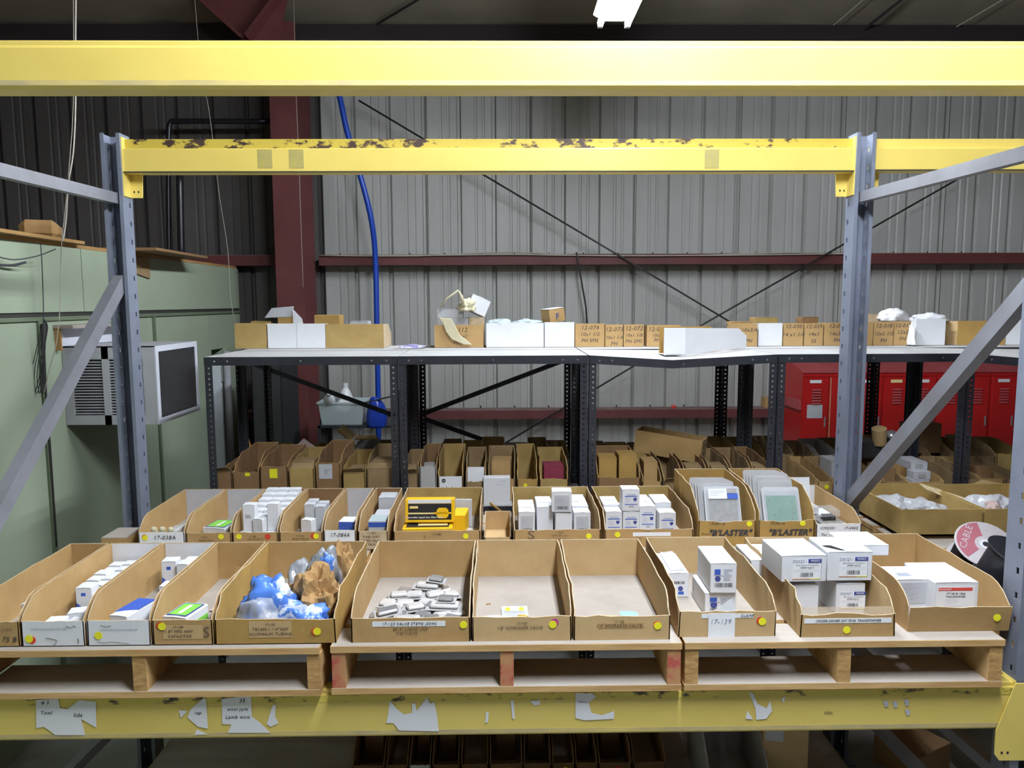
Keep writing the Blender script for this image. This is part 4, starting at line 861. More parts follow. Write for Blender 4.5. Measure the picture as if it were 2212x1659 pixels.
for i, (x, y, h) in enumerate(((-.118, .27, .10), (-.118, .345, .095), (-.038, .31, .11), (-.038, .385, .10), (.04, .27, .10), (.04, .345, .10), (.118, .265, .105), (.118, .34, .105), (.118, .415, .10), (.04, .42, .095))):
    IB(r8, 'blank white cube, %s in the S bin' % ['left column second row', 'left column third row', 'second column middle row', 'second column rear row', 'third column middle row', 'third column rear row', 'right column second row', 'right column third row', 'right column rearmost', 'third column rearmost'][i], x, y, q, q, h, name='white_cube_carton', group='white cubes behind the front ones in the S bin')
IB(r8, 'topmost white cube with barcode label resting on the S bin cubes', .032, .19, .085, .075, .088, .101, -.04, pr=dim_label, name='white_cube_carton')
for i, (x, y, h, lb) in enumerate(((-.122, .19, .10, 'blue labelled white cube at front left, strip label bin'), (-.048, .19, .098, 'blue labelled cube beneath the topmost one, strip label bin'), (.028, .215, .115, 'blue labelled cube third from left, set back, strip label bin'), (.103, .165, .100, 'blue labelled cube at front right, strip label bin'))):
    IB(r9, lb, x, y, q, q, h, pr=blue_label, name='white_cube_carton')
for i, (x, y, h) in enumerate(((-.122, .265, .11), (-.122, .34, .11), (-.048, .265, .10), (.028, .29, .115), (.103, .255, .12), (.103, .33, .12), (.028, .365, .11))):
    IB(r9, 'blank white cube, %s in the strip label bin' % ['left column second row', 'left column rear row', 'second column middle row', 'third column middle row', 'right column second row', 'right column rear row', 'third column rear row'][i], x, y, q, q, h, name='white_cube_carton', group='white cubes behind the blue labelled ones')
IB(r9, 'topmost blue labelled white cube standing on the strip label bin cubes', -.050, .19, .074, .072, .095, .102, .0, pr=blue_label, name='white_cube_carton')
# clear packs leaning in the tall bins
def clam(label, b, x, y, z, w_, h, inner, tilt=-.45, kind=0, group=None):
    t = thing('clear_pack', label, 'clear pack', loc_in(b, x, y, z), 0, group, (tilt, 0, -.02))
    def rr_(hw_, z0_, z1_, r):
        P = []
        for cx, cz, a0 in ((hw_ - r, z0_ + r, -90), (hw_ - r, z1_ - r, 0), (-hw_ + r, z1_ - r, 90), (-hw_ + r, z0_ + r, 180)):
            for q in (0, 30, 60, 90): P.append((cx + r * math.cos(math.radians(a0 + q)), cz + r * math.sin(math.radians(a0 + q))))
        return P
    MB().prism(rr_(w_ / 2, 0, h, .012), 'y', 0, .0015).build('backing', 'grey_card' if kind == 0 else 'white_dim', t)
    MB().box(-w_ * .40, w_ * .40, -.005, -.001, h * .06, h * .80).build('circuit_board', inner, t)
    MB().prism(rr_(w_ * .46, h * .02, h * .94, .016), 'y', -.0125, -.007).build('shell', 'blister_clear', t, bevel=.002)
    if kind == 1:
        MB().box(-w_ * .40, w_ * .12, -.0140, -.0132, h * .70, h * .93).build('paper_label', 'paper', t); MB().box(w_ * .13, w_ * .42, -.0140, -.0132, h * .70, h * .82).build('blue_label', 'blue_print', t); MB().box(w_ * .13, w_ * .40, -.0140, -.0132, h * .83, h * .93).build('barcode_label', 'grey_card', t)
        o = tlines(t, -w_ * .34, w_ * .05, h * .88, 4, .006, -.0141, 'pale_ink')
    if kind == 2:
        for xx, zz in ((-.32, .70), (.28, .68), (-.05, .48), (-.2, .38), (.30, .52), (.30, .42), (.25, .3), (-.30, .12), (.3, .16)):
            mb = MB(); mb.lathe([(.004, 0), (.003, .003)], 8, M=Matrix.Translation((w_ * xx, -.0062, h * zz)) @ Matrix.Rotation(math.pi / 2, 4, 'X')); mb.build('solder_component', 'nickel', t)
        MB().box(-w_ * .22, w_ * .22, -.0140, -.0132, h * .05, h * .16).build('paper_label', 'paper', t)
    return t
for i in range(4): clam('%s dull clear pack from the back in the silver board stack' % ORD[i], r10, -.024 + .006 * i, .155 - .022 * i, .045, .155, .20, 'board_silver', -.42, group='stack of silver board packs')
clam('front clear pack with a silver board and paper label, left BLASTER bin', r10, .008, .055, .045, .15, .185, 'board_silver', -.42, 1)
for i in range(4): clam('%s dull clear pack from the back in the green board stack' % ORD[i], r11, -.024 + .006 * i, .185 - .022 * i, .06, .155, .21, 'board_silver', -.42, group='stack of grey board packs')
clam('clear pack with brown speckled strip behind the green board pack', r11, .005, .10, .055, .15, .20, 'kraft_olive', -.42)
clam('front clear pack showing a green circuit board, right BLASTER bin', r11, .012, .055, .035, .158, .19, 'board_green', -.42, 2)
# fan control bin contents
t = thing('relay_pack', 'clear capped board with dark coil in the Fan Blower Control bin', 'relay', loc_in(r12, .0, .11, .07), 0, None, (.05, 0, .1))
MB().box(-.05, .05, -.05, .05, 0, .004).build('base_board', 'board_silver', t); MB().box(-.048, .04, -.03, .045, .022, .05).build('clear_cap', 'blister_clear', t, bevel=.003)
for i in range(5): MB().tube([(-.028 + i * .012, -.02, .004), (-.028 + i * .012, -.02, .02), (-.02 + i * .01, .01, .02), (-.02 + i * .01, .01, .004)], .005, 6).build('coil', 'dark_metal', t)
t = thing('relay_pack', 'small grey relay behind the capped board, Fan Blower Control bin', 'relay', loc_in(r12, -.03, .24, .065), 0, None, (0, 0, .1))
MB().box(-.035, .035, -.03, .03, 0, .035).build('housing', 'blister', t, bevel=.003); MB().box(-.02, .005, -.0315, -.03, .012, .028).build('dark_window', 'kraft_olive', t)
for i in range(2): IB(r12, ['white carton filling the front of the Fan Blower Control bin', 'white carton filling the back of the Fan Blower Control bin'][i], 0, .10 + i * .16, .15, .15, .06, flap=False)
tag(MB().box(-.05, .05, -.001, .001, 0, .10).build('card_flap', 'white_card', None, loc_in(r12, -.035, .33, .10), (-.15, 0, 0)), 'raised white card flap at the back of the Fan Blower Control bin', 'card')
# things in the gap at px 1040-1108
t = bin_box('low empty kraft bin in the gap between the filter carton bin and S bin', xon(1046, 3.0, 1.13), xon(1104, 3.0, 1.13), 3.02, DECK + .001, L=.2, hf=.03, hb=.085, m='kraft_light', inner='kraft_light', jit=.001, cham=.05)
t = thing('white_carton', 'white carton end with faint print behind the gap in second row', 'carton', (xon(1073, 3.5, 1.22), 3.582, MIDZ + .001)); MB().box(-.065, .065, 0, .06, 0, .135).build('body', 'white_card', t, bevel=.001); text('17-130', .012, (.025, -.001, .118), 'pale_ink', t, 'printed_text'); text('A A M L L', .010, (.02, -.001, .10), 'pale_ink', t, 'printed_text')
tag(MB().tube([(0, 0, 0), (.085, .0, -.07)], .006, 8).build('copper_rod', 'brass', None, at(1058, 1086, 3.55)), 'thin copper rod leaning behind the gap of second row', 'rod')
# ---------------- next bay, right: large trays and spools
def tray(label, x0, x1, y0, y1, z, h, rz=0, hb=None):
    t = thing('large_tray', label, 'tray', (x0, y0, z), rz); W = x1 - x0; D = y1 - y0; T = .006; hb = hb or h
    MB().box(0, W, 0, D, 0, T).build('bottom_panel', 'kraft_brown', t)
    MB().box(0, W, 0, T, 0, h).build('front_panel', 'kraft_olive', t); MB().box(0, W, D - T, D, 0, hb).build('back_panel', 'kraft_olive', t)
    MB().box(0, T, T, D - T, 0, h).build('side_panel', 'kraft_olive', t); MB().box(W - T, W, T, D - T, 0, h).build('side_panel', 'kraft_olive', t)
    return t
zt2 = DECK + .012; yt = 3.05
hx = zat(2000, 1101, yt) - zt2
t1 = tray('large olive kraft tray with crumpled white bags, behind the spools', xon(1946, yt, 1.18), xon(2122, yt, 1.18), yt, yt + .46, zt2, hx)
t2 = tray('large olive kraft tray at the right frame edge, with pink and white bags', xon(2127, yt, 1.18), xon(2127, yt, 1.18) + .40, yt, yt + .44, zt2, hx)
for x, y, s, lb in ((.10, .27, .09, 'left of two crumpled white bags in the olive tray'), (.20, .2, .10, 'right of two crumpled white bags in the olive tray')):
    blob('crumpled_bag', lb, 'bag', (t1.location.x + x, yt + y, zt2 + .02), (s, .12, .085), 'bag_grey', int(x * 100), .3, 1.9, smooth=False)
blob('crumpled_bag', 'pink and white crumpled bags in the rightmost olive tray', 'bag', (t2.location.x + .14, yt + .2, zt2 + .01), (.12, .12, .11), 'bag_grey', 9, .35, 2.0, smooth=False)
blob('crumpled_bag', 'pinkish crumpled bag in front of the white one, rightmost tray', 'bag', (t2.location.x + .10, yt + .10, zt2 + .02), (.05, .05, .09), 'pink_card', 19, .4, 2.4, smooth=False)
p = at(2030, 1072, 3.38)
tag(MB().prism([(-.10, .09), (.12, .02), (.14, -.03), (.08, -.02), (.02, .0), (-.08, .05)], 'z', 0, .003).build('card_flap', 'cut_edge', None, (p.x, 3.32, p.z), (.5, .15, 0)), 'torn pale cardboard flap folded up over the olive tray', 'cardboard')
p = at(2150, 1060, 3.45)
tag(MB().prism([(-.13, 0), (.12, 0), (.12, .07), (-.02, .10), (-.10, .06)], 'y', 0, .004).build('card_flap', 'kraft_light', None, (p.x, 3.50, p.z - .06), (-.2, 0, 0)), 'raised kraft flap at the back of the rightmost olive tray', 'cardboard')
def spool(label, c, axis, R1, R2, wd, label_face):
    M = Vector(axis).normalized().to_track_quat('Z', 'Y').to_euler(); t = thing('wire_spool', label, 'spool', c, 0, None, M)
    for z in (0, wd):
        MB().lathe([(R1 - .003, z), (R1, z + .002), (R1, z + .004), (R1 - .003, z + .006)], 36).build('flange', 'spool_grey' if label_face else 'wire_black', t)
    mb = MB(); prof = []; n = 22
    for i in range(n + 1):
        z = .006 + (wd - .008) * i / n; prof.append((R2 + (.0025 if i % 2 else 0), z))
    mb.lathe(prof, 32); mb.build('wound_wire', 'wire_black', t, smooth=True)
    if label_face:
        zf = wd + .0065
        for a0, a1, m_, r0 in ((.5, 2.7, 'spool_red', .35), (3.4, 5.0, 'spool_red', .42)):
            n = 14; vs = []
            for k in range(n + 1):
                a = a0 + (a1 - a0) * k / n; vs += [(R1 * r0 * math.cos(a), R1 * r0 * math.sin(a), zf), (R1 * .93 * math.cos(a), R1 * .93 * math.sin(a), zf)]
            vs2 = [(x, y, z + .0004) for x, y, z in vs]; N_ = len(vs); fs = [(2 * k, 2 * k + 1, 2 * k + 3, 2 * k + 2) for k in range(n)]; fs += [tuple(N_ + i for i in reversed(f)) for f in fs]
            mb = MB(); mb.add(vs + vs2, fs); mb.build('red_label', m_, t, recalc=False)
        text('CABLE', .032, (-.0, R1 * .63, zf + .001), 'spool_grey', t, 'printed_text', rot=(0, 0, 0), wide=1.1)
        MB().lathe([(.020, zf - .001), (.020, zf + .001)], 20).build('hub', 'white_dim', t); MB().lathe([(.010, zf), (.010, zf + .002)], 14).build('hub_hole', 'dark_void', t)
    return t
cs = at(2128, 1178, 2.54)
s1 = spool('black wire spool with a red and grey printed flange, facing up', (0, 0, 0), (-.12, -.62, .80), .098, .082, .11, True)
s1.location = cs - Vector((-.12, -.62, .80)).normalized() * .11
s1.rotation_euler = (Vector((-.12, -.62, .80)).normalized().to_track_quat('Z', 'Y').to_matrix() @ Matrix.Rotation(1.1, 3, 'Z')).to_euler()
cs = at(2205, 1225, 2.46)
s2 = spool('dusty black wire spool leaning in front of the red labelled one', cs - Vector((.12, .0, -.03)), (.85, .35, .30), .098, .085, .12, False)
s2.location = at(2150, 1262, 2.36); s2.rotation_euler = Vector((.25, -.35, 1)).to_track_quat('Z', 'Y').to_euler(); s2.location.x += .02

# ================================================================ ON TOP OF THE BLACK SHELVING
ST = STOP + .001
def top_bin(label, pa, pb, m='kraft', Y=4.2, lines=(), L=.24, py=700, mb_=None, rz=0, base=None):
    """bins turned away: their tall back panel faces the camera"""
    x0, x1 = xon(pa, Y, ST + .06), xon(pb, Y, ST + .06); h = zat((pa + pb) / 2, py, Y) - ST; t = thing('cardboard_bin', label, 'bin', ((x0 + x1) / 2, Y, ST), rz); W = x1 - x0 - .002; hw_ = W / 2
    MB().box(-hw_, hw_, 0, L, 0, .003).build('bottom_panel', 'dust', t); MB().box(-hw_, hw_, 0, .004, .003, h).build('back_panel', m, t); MB().box(-hw_, hw_, L - .004, L, .003, h * .55).build('front_panel', m, t)
    for s in (-1, 1): MB().prism([(.004, .003), (L - .004, .003), (L - .004, h * .55), (L * .6, h * .97), (.004, h - .001)], 'x', -hw_ if s < 0 else hw_ - .004, -hw_ + .004 if s < 0 else hw_).build('side_panel', mb_ or ('kraft' if m != 'white_card' else 'white_card'), t)
    for s_, sz, fx_, fz in lines: text(s_, sz, (-hw_ + W * fx_, -.0008, h * fz), 'ink', t, 'handwriting', shear=.2)
    return t
K_, W_ = 'kraft_gold', 'white_card'
top_bin('first kraft bin at the left end of the top shelf', 507, 576, 'kraft_olive', py=698)
top_bin('left of two adjoining white bins on the top shelf', 578, 641, W_, py=699)
top_bin('right of two adjoining white bins on the top shelf', 641, 703, W_, py=699)
top_bin('wide kraft bin with pale right side, right of the white pair on top shelf', 703, 829, 'kraft_olive', py=700, mb_='cut_edge', L=.30)
top_bin('kraft bin marked 12-112 under a heap of cartons and bags, top shelf', 938, 1045, 'kraft', lines=(('12-112', .035, .48, .78), ('10-16x1', .03, .48, .5), ('PHIL', .025, .48, .22)), py=702, L=.26)
top_bin('long white bin with blue bags showing, middle of the top shelf', 1050, 1175, W_, py=698)
top_bin('shorter white bin under a small tipped carton, middle of top shelf', 1176, 1241, W_, py=696)
top_bin('kraft bin marked 12-074 on the top shelf', 1242, 1306, 'kraft', lines=(('12-074', .033, .5, .82), ('10x1 1/2', .028, .5, .55), ('PH SMS', .028, .5, .28)), py=699)
top_bin('kraft bin marked 12-073 on the top shelf', 1307, 1346, 'kraft', lines=(('12-073', .033, .5, .78), ('10x1 1/4', .025, .5, .42), ('PH', .03, .5, .15)), py=701)
top_bin('kraft bin marked 12-072 on the top shelf', 1347, 1391, 'kraft', lines=(('12-072', .033, .5, .82), ('10x1 1/8', .025, .5, .52), ('PH SMS', .028, .5, .25)), py=701)
top_bin('kraft bin marked 12-071 half hidden by the tilted white bin', 1397, 1470, 'kraft', lines=(('12-071', .033, .3, .8), ('10x1', .025, .3, .52), ('PH', .028, .3, .3)), py=702)
top_bin('kraft bin with a thick black dash, right of the tilted white bin', 1590, 1636, 'kraft', lines=(('10x3/4', .03, .6, .72), ('PH', .03, .6, .25)), py=699, Y=4.18)
top_bin('white bin between two marked kraft bins, top shelf right half', 1638, 1690, W_, py=698)
top_bin('kraft bin marked 12-030, top shelf left of the right upright', 1692, 1735, 'kraft', lines=(('12-030', .03, .5, .85), ('14 x1 1/4', .03, .5, .5)), py=698)
top_bin('kraft bin marked 12-029, top shelf left of the right upright', 1737, 1778, 'kraft', lines=(('12-029', .03, .5, .85), ('14x1', .03, .5, .52), ('SS', .03, .5, .22)), py=698)
top_bin('kraft bin marked 12-027, top shelf partly behind the right upright', 1780, 1835, 'kraft', lines=(('12-027', .03, .5, .85), ('14x3/4', .03, .5, .52), ('FH', .03, .5, .25)), py=697)
top_bin('kraft bin just right of the right upright on top shelf', 1840, 1886, 'kraft', py=695)
top_bin('kraft bin marked 12-018 on the top shelf, right part', 1887, 1930, 'kraft', lines=(('12-018', .03, .5, .82), ('12x2 1/2', .028, .5, .5), ('FH', .03, .5, .22)), py=695)
top_bin('kraft bin marked 12-017 on the top shelf, right part', 1931, 1968, 'kraft', lines=(('12-017', .03, .5, .82), ('12x2', .03, .5, .55), ('FH', .03, .5, .28)), py=694)
top_bin('white bin draped with a clear bag, top shelf right part', 1978, 2042, W_, py=689)
top_bin('wide dark kraft bin with pale left side, top shelf near right edge', 2068, 2172, 'kraft_gold', py=693, mb_='kraft_light')
top_bin('white bin at the right edge of the top shelf', 2174, 2240, W_, py=692)
# tilted white bin with the sloping side
t = thing('cardboard_bin', 'tilted white bin angled at the shelf edge with a low kraft inside', 'bin', (xon(1430, 3.74, ST), 3.70, ST - .012), 0); a0 = at(1430, 703, 3.72); 
Wf = xon(1476, 3.72, ST) - xon(1430, 3.72, ST); Ls = xon(1605, 3.98, ST) - xon(1476, 3.72, ST); hh = a0.z - ST - .0
MB().box(0, Wf, 0, .004, 0, hh).build('end_panel', W_, t)
Mx = Matrix.Translation((Wf, 0, 0)) @ Matrix.Rotation(math.atan2(.24, Ls), 4, 'Z'); Ls2 = math.hypot(Ls, .24)
MB().prism([(0, 0), (Ls2, .022), (Ls2, hh * .62), (Ls2 * .86, hh * .92), (0, hh)], 'y', 0, .004, M=Mx).build('side_panel', W_, t)
Mx2 = Matrix.Translation((-.0, .10, 0)) @ Matrix.Rotation(math.atan2(.24, Ls), 4, 'Z')
MB().prism([(0, 0), (Ls2, .022), (Ls2, hh * .62), (Ls2 * .8, hh), (0, hh)], 'y', 0, .004, M=Mx2).build('side_panel', K_, t); MB().box(0, Ls2, -.09, .0, 0.002, .005, M=Mx2).build('bottom_panel', K_, t)
MB().box(Ls2 - .004, Ls2, -.10, .0, .02, hh * .6, M=Mx2).build('front_panel', K_, t)
MB().prism([(Wf * .1, 0.0), (Wf * 1.1, .0), (0, .10), (-.01, .1)], 'z', .002, .004).build('bottom_panel', W_, t)
# loose things heaped on the top bins
def topc(label, pa, pb, pya, pyb, Y, d, m, name='carton', rz=0, rot=None, **k):
    x0, x1 = xon(pa, Y, 2.0), xon(pb, Y, 2.0); z0 = zat((pa + pb) / 2, pyb, Y); z1_ = zat((pa + pb) / 2, pya, Y); return carton(label, ((x0 + x1) / 2, Y + d / 2, z0), x1 - x0, d, z1_ - z0, rz, m=m, name=name, rot=rot, **k)
topc('small kraft carton lying on the wide top shelf bin', 679, 733, 680, 702, 4.28, .12, 'kraft_gold', flap=False)
topc('low white carton peeking above the wide top shelf bin', 756, 795, 694, 703, 4.3, .10, 'white_dim')
t = thing('open_carton', 'open kraft and white carton lying on the white pair of bins', 'carton', at(572, 698, 4.3), 0)
aw = (at(636, 698, 4.3) - at(572, 698, 4.3)).x
MB().prism([(0, .03), (aw * .25, .085), (aw, .095), (aw * .92, .035)], 'y', 0, .003).build('lid_panel', 'white_dim', t)
MB().box(aw * .45, aw * .95, -.002, .12, -.02, .03).build('body', 'kraft_gold', t); MB().prism([(0, 0), (.06, -.01), (.05, .035), (.0, .09)], 'y', -.01, -.006, M=Matrix.Translation((aw * .97, 0, -.01))).build('end_flap', 'white_card', t); MB().prism([(-.1, -.01), (.02, -.01), (.02, .01), (-.08, .012)], 'y', .02, .05).build('torn_flap', 'kraft_olive', t)
tag(MB().prism([(-.08, 0), (.02, .012), (.09, .002), (.03, -.01)], 'y', 0, .05).build('purple_packet', 'purple_card', None, (at(886, 741, 4.15).x, 4.12, ST + .012), (0, 0, .1)), 'purple and white packet lying on the top shelf', 'packet')
for i, (a, b, c_, d_) in enumerate(((944, 1000, 668, 687), (968, 1012, 686, 703), (944, 966, 686, 703))):
    topc(['long white carton bottom of the heap, top shelf', 'grey white carton low in the heap beneath the tipped one', 'small clear faced carton low left in the heap'][i], a, b, c_, d_, 4.28, .1, ['white_dim', 'white_dim', 'grey_card'][i])
topc('small kraft tinted carton at right of the heap', 1013, 1045, 686, 703, 4.28, .09, 'cut_edge')
topc('tipped white carton topmost in the heap on the top shelf', 1000, 1044, 640, 676, 4.3, .10, 'white_card', rot=(0, .42, .3))
blob('crumpled_bag', 'yellowed clear bag crumpled between the heap cartons', 'bag', at(1008, 672, 4.28), (.05, .04, .07), 'yellowed_plastic', 61, .5, 2.2)
mb = MB(); pts = [at(*q, 4.25) for q in ((952, 665), (965, 645), (990, 628), (996, 640), (1000, 655))]; mb.tube(pts, [.005, .006, .008, .012, .01], 6); tag(mb.build('bag_strap', 'yellowed_plastic', None, smooth=True), 'twisted yellowed bag strip arching above the heap', 'bag')
pts = [at(*q, 4.17) for q in ((948, 686), (974, 688), (984, 705), (992, 722), (1020, 745), (1002, 744), (976, 733), (963, 716), (958, 700))]; p0_ = pts[0]
tag(MB().prism([((q - p0_).x, (q - p0_).z) for q in pts], 'y', 0, .008).build('hanging_bag', 'yellowed_plastic', None, p0_, bevel=.002), 'yellowed bag hanging over the 12-112 bin front', 'bag')
for i, (a, b) in enumerate(((1052, 1106), (1108, 1170))):
    x0, x1 = xon(a, 4.25, 2), xon(b, 4.25, 2); tag(blob('blue_bag', 'x', 'bag', ((x0 + x1) / 2, 4.27, zat(a, 702, 4.25)), ((x1 - x0) * .5, .06, .035), 'tub_plastic', 5 + i, .3, 2), ['left of two pale blue bags in the long white bin', 'right of two pale blue bags in the long white bin'][i], 'bag')
topc('small tipped white and kraft carton with a blue letter, top shelf', 1178, 1216, 667, 695, 4.25, .1, 'kraft', rz=.35, rot=(0, -.12, .45), pr=lambda t, a, b, c: (MB().box(-a / 2, a / 2, -b / 2, b / 2, c + .002, c + .003).build('white_top', 'white_card', t), text('F', .05, (0, -b / 2 - .002, c * .4), 'navy_print', t, 'printed_text')))
for i, (a, b, c_, d_, m_) in enumerate(((1580, 1626, 695, 702, 'kraft'), (1630, 1680, 686, 698, 'kraft_olive'), (1732, 1768, 685, 698, 'kraft_brown'), (1876, 1898, 679, 698, 'cut_edge'))):
    topc(['low kraft carton right behind the tilted white bin', 'flat kraft carton lying over the white bin right half', 'small brown carton lying behind the 12-029 bin', 'pale carton corner right of the right upright'][i], a, b, c_, d_, 4.3, .09, m_)
blob('crumpled_bag', 'white bag bulging above the 12-018 bin', 'bag', at(1928, 693, 4.3), (.085, .06, .07), 'plastic_white', 71, .3, 1.8)
blob('crumpled_bag', 'white bag draped over the white bin, top shelf right', 'bag', at(2002, 694, 4.3), (.11, .06, .05), 'plastic_white', 73, .4, 1.8)
blob('crumpled_bag', 'clear bag squeezed at left of the draped white bin', 'bag', (xon(1972, 4.17, 2), 4.17, ST + .005), (.018, .03, .13), 'plastic_white', 75, .3, 1.8)
blob('crumpled_bag', 'pale bag bulging over the white bin at the right edge', 'bag', at(2202, 694, 4.3), (.08, .06, .03), 'plastic_white', 78, .3, 1.8)
# ================================================================ BINS ON THE MIDDLE SHELF LEVEL
MZ = MIDZ + .001
rq = random.Random(11)
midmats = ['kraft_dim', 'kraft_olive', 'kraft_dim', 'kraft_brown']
def mid(label, pa, pb, py_f, py_b, Y=3.62, L=.36, m=None, mf=None, **k):
    x0, x1 = xon(pa + 1, Y, 1.2), xon(pb - 1, Y, 1.2); hf = max(.04, zat((pa + pb) / 2, py_f, Y) - MZ); hb = max(hf + .01, zat((pa + pb) / 2, py_b, Y + L) - MZ)
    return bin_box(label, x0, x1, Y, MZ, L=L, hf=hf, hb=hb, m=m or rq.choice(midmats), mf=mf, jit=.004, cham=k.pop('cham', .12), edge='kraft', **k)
row = [
 (470, 503, 1018, 990, 'dim kraft bin with a folded flap at the left end of middle shelf', None),
 (505, 560, 1020, 955, 'dim kraft bin with a yellow oblong mark, middle shelf left', 'y1'),
 (562, 623, 1008, 960, 'dim kraft bin with a square yellow sticker, middle shelf', 'y2'),
 (626, 680, 1012, 965, 'dim kraft bin with an open notched front, middle shelf', 'c'),
 (684, 736, 1000, 950, 'tall dim kraft bin with a white address label, middle shelf', 'lab'),
 (740, 790, 1020, 970, 'dim kraft bin with crumpled flaps right of the labelled one', 'f'),
 (792, 852, 1012, 958, 'broad dim kraft bin left of the near shelf post', 'c'),
 (868, 904, 1022, 970, 'dim kraft bin right of the near shelf post with a glint', 'f'),
 (906, 944, 1008, 958, 'grey dusty bin with a silver packet, middle shelf', 'g'),
 (946, 1001, 1030, 958, 'bin fronted by a white sheet marked 12-226, middle shelf', '226'),
 (1005, 1050, 1040, 965, 'bin with an upright blank white sheet, middle shelf', 'w'),
 (1055, 1114, 1035, 962, 'tall narrow kraft carton bin at the middle of middle shelf', 't'),
 (1117, 1162, 1035, 958, 'gold kraft bin with a yellow dot, middle shelf', 'd'),
 (1166, 1228, 1035, 965, 'bin holding a maroon carton with a white tag, middle shelf', 'm'),
 (1290, 1384, 1032, 962, 'wide kraft bin holding two gold cartons, right of the middle post', '2'),
 (1387, 1430, 1040, 975, 'kraft bin with an upright kraft carton, below the tilted carton', 't'),
 (1433, 1476, 1040, 972, 'plain dim bin below the right end of tilted carton', None),
 (1480, 1530, 1035, 970, 'dim bin half hidden behind the left BLASTER bin', 'f'),
 (1534, 1580, 1030, 968, 'dim bin behind the left BLASTER bin, second one', 'f'),
 (1582, 1626, 1030, 966, 'dim bin behind the gap of the two BLASTER bins', None),
 (1628, 1664, 1030, 964, 'dim bin left of the shelf post above right BLASTER bin', 'f'),
]
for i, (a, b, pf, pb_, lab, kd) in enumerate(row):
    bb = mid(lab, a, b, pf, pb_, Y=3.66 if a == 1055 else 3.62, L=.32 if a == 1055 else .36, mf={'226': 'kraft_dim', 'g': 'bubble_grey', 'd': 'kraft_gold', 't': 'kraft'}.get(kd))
    W = bb['W']; H = zat((a + b) / 2, pf, 3.62) - MZ; y0 = -.0016
    if kd == 'y1': MB().box(-.004, .02, y0, y0 + .0006, H * .88, H * .98).build('yellow_mark', 'sticker_yellow', bb)
    if kd == 'y2': MB().box(-.02, .018, y0, y0 + .0006, H * .70, H * .94).build('yellow_sticker', 'sticker_yellow', bb)
    if kd == 'lab': MB().box(-.045, .02, y0, y0 + .0006, H * .62, H * .97).build('address_label', 'white_dim', bb); tlines(bb, -.02, .012, H * .85, 4, .007, y0 - .0003, 'ink')
    if kd == '226':
        MB().box(-W * .46, W * .46, y0, y0 + .0006, 0.0, H * 1.02).build('paper_sheet', 'paper', bb); text('12-226', .032, (0, y0 - .001, H * .55), 'pale_ink', bb, 'handwriting', shear=.2); sticker(bb, -W * .28, H * .86, 'ink', r=.010, y=y0 - .0006, name='round_logo'); text('GE', .009, (-W * .28, y0 - .002, H * .86), 'paper', bb, 'logo_letters')
    if kd == 'd': sticker(bb, -.01, H * .75, 'sticker_yellow', r=.009)
    if kd in ('c', '2', 't', 'm', 'f', 'g'):
        n = 2 if kd == '2' else 1
        for k in range(n):
            m_ = {'m': 'maroon_card', '2': 'kraft_gold', 't': 'kraft', 'g': 'grey_card'}.get(kd, 'kraft_dim'); hh_ = {'2': .21, 't': .19, 'm': .17, 'c': .20, 'f': .16, 'g': .17}[kd]
            cc = IB(bb, {'m': 'maroon carton with a white tag inside a middle shelf bin', '2': ['left gold kraft carton in the wide middle shelf bin', 'right gold kraft carton in the wide middle shelf bin'][k]}.get(kd, 'carton inside the ' + ' '.join(lab.split(',')[0].split()[:13])), (k - (n - 1) / 2) * W * .46, .10, W * (.42 if n == 2 else .72), .12, hh_ + .015 * k, rz=rq.uniform(-.08, .08), m=m_, name='kraft_carton', pr=(lambda t, a_, b_, c_: plate(t, 'white_tag', -a_ * .3, a_ * .35, c_ * .3, c_ * .62, -b_ / 2 - .001, 'paper')) if kd == 'm' else None)
    if kd == 'w': tag(MB().box(-W * .42, W * .42, 0, .002, 0, .17).build('white_sheet', 'white_card', None, loc_in(bb, 0, .02), (-.1, 0, 0)), 'blank white sheet standing in a middle shelf bin', 'sheet')
    if kd in ('f', None, 'c'):
        mb = MB(); mb.add([(-W / 2, 0, H), (W / 2, 0, H), (W / 2 - .01, -.03 if kd != 'c' else .05, H + .028), (-W / 2 + .008, -.026 if kd != 'c' else .05, H + .02), (-W / 2, .002, H), (W / 2, .002, H), (W / 2 - .01, -.028 if kd != 'c' else .052, H + .029), (-W / 2 + .008, -.024 if kd != 'c' else .052, H + .021)], [(0, 1, 2, 3), (4, 7, 6, 5), (0, 3, 7, 4), (1, 5, 6, 2), (3, 2, 6, 7), (0, 4, 5, 1)]); mb.build('folded_flap', 'kraft_dim', bb)
# second line of bins at the rear unit
xs_ = 560
k = 0
while xs_ < 2200:
    wpx = rq.choice((44, 52, 60)); 
    if not (870 < xs_ + wpx / 2 < 900 or 1225 < xs_ + wpx / 2 < 1262 or 1590 < xs_ + wpx / 2 < 1625 or 1960 < xs_ + wpx / 2 < 2000):
        Y = 4.09; x0, x1 = xon(xs_, Y, 1.2), xon(xs_ + wpx - 3, Y, 1.2)
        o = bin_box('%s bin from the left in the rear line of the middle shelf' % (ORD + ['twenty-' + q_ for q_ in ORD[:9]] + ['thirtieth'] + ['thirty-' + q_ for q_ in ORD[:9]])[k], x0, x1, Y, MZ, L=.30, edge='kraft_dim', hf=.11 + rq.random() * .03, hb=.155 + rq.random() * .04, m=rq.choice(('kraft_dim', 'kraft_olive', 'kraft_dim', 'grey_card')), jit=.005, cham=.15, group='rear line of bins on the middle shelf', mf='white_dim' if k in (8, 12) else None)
        k += 1
    xs_ += wpx
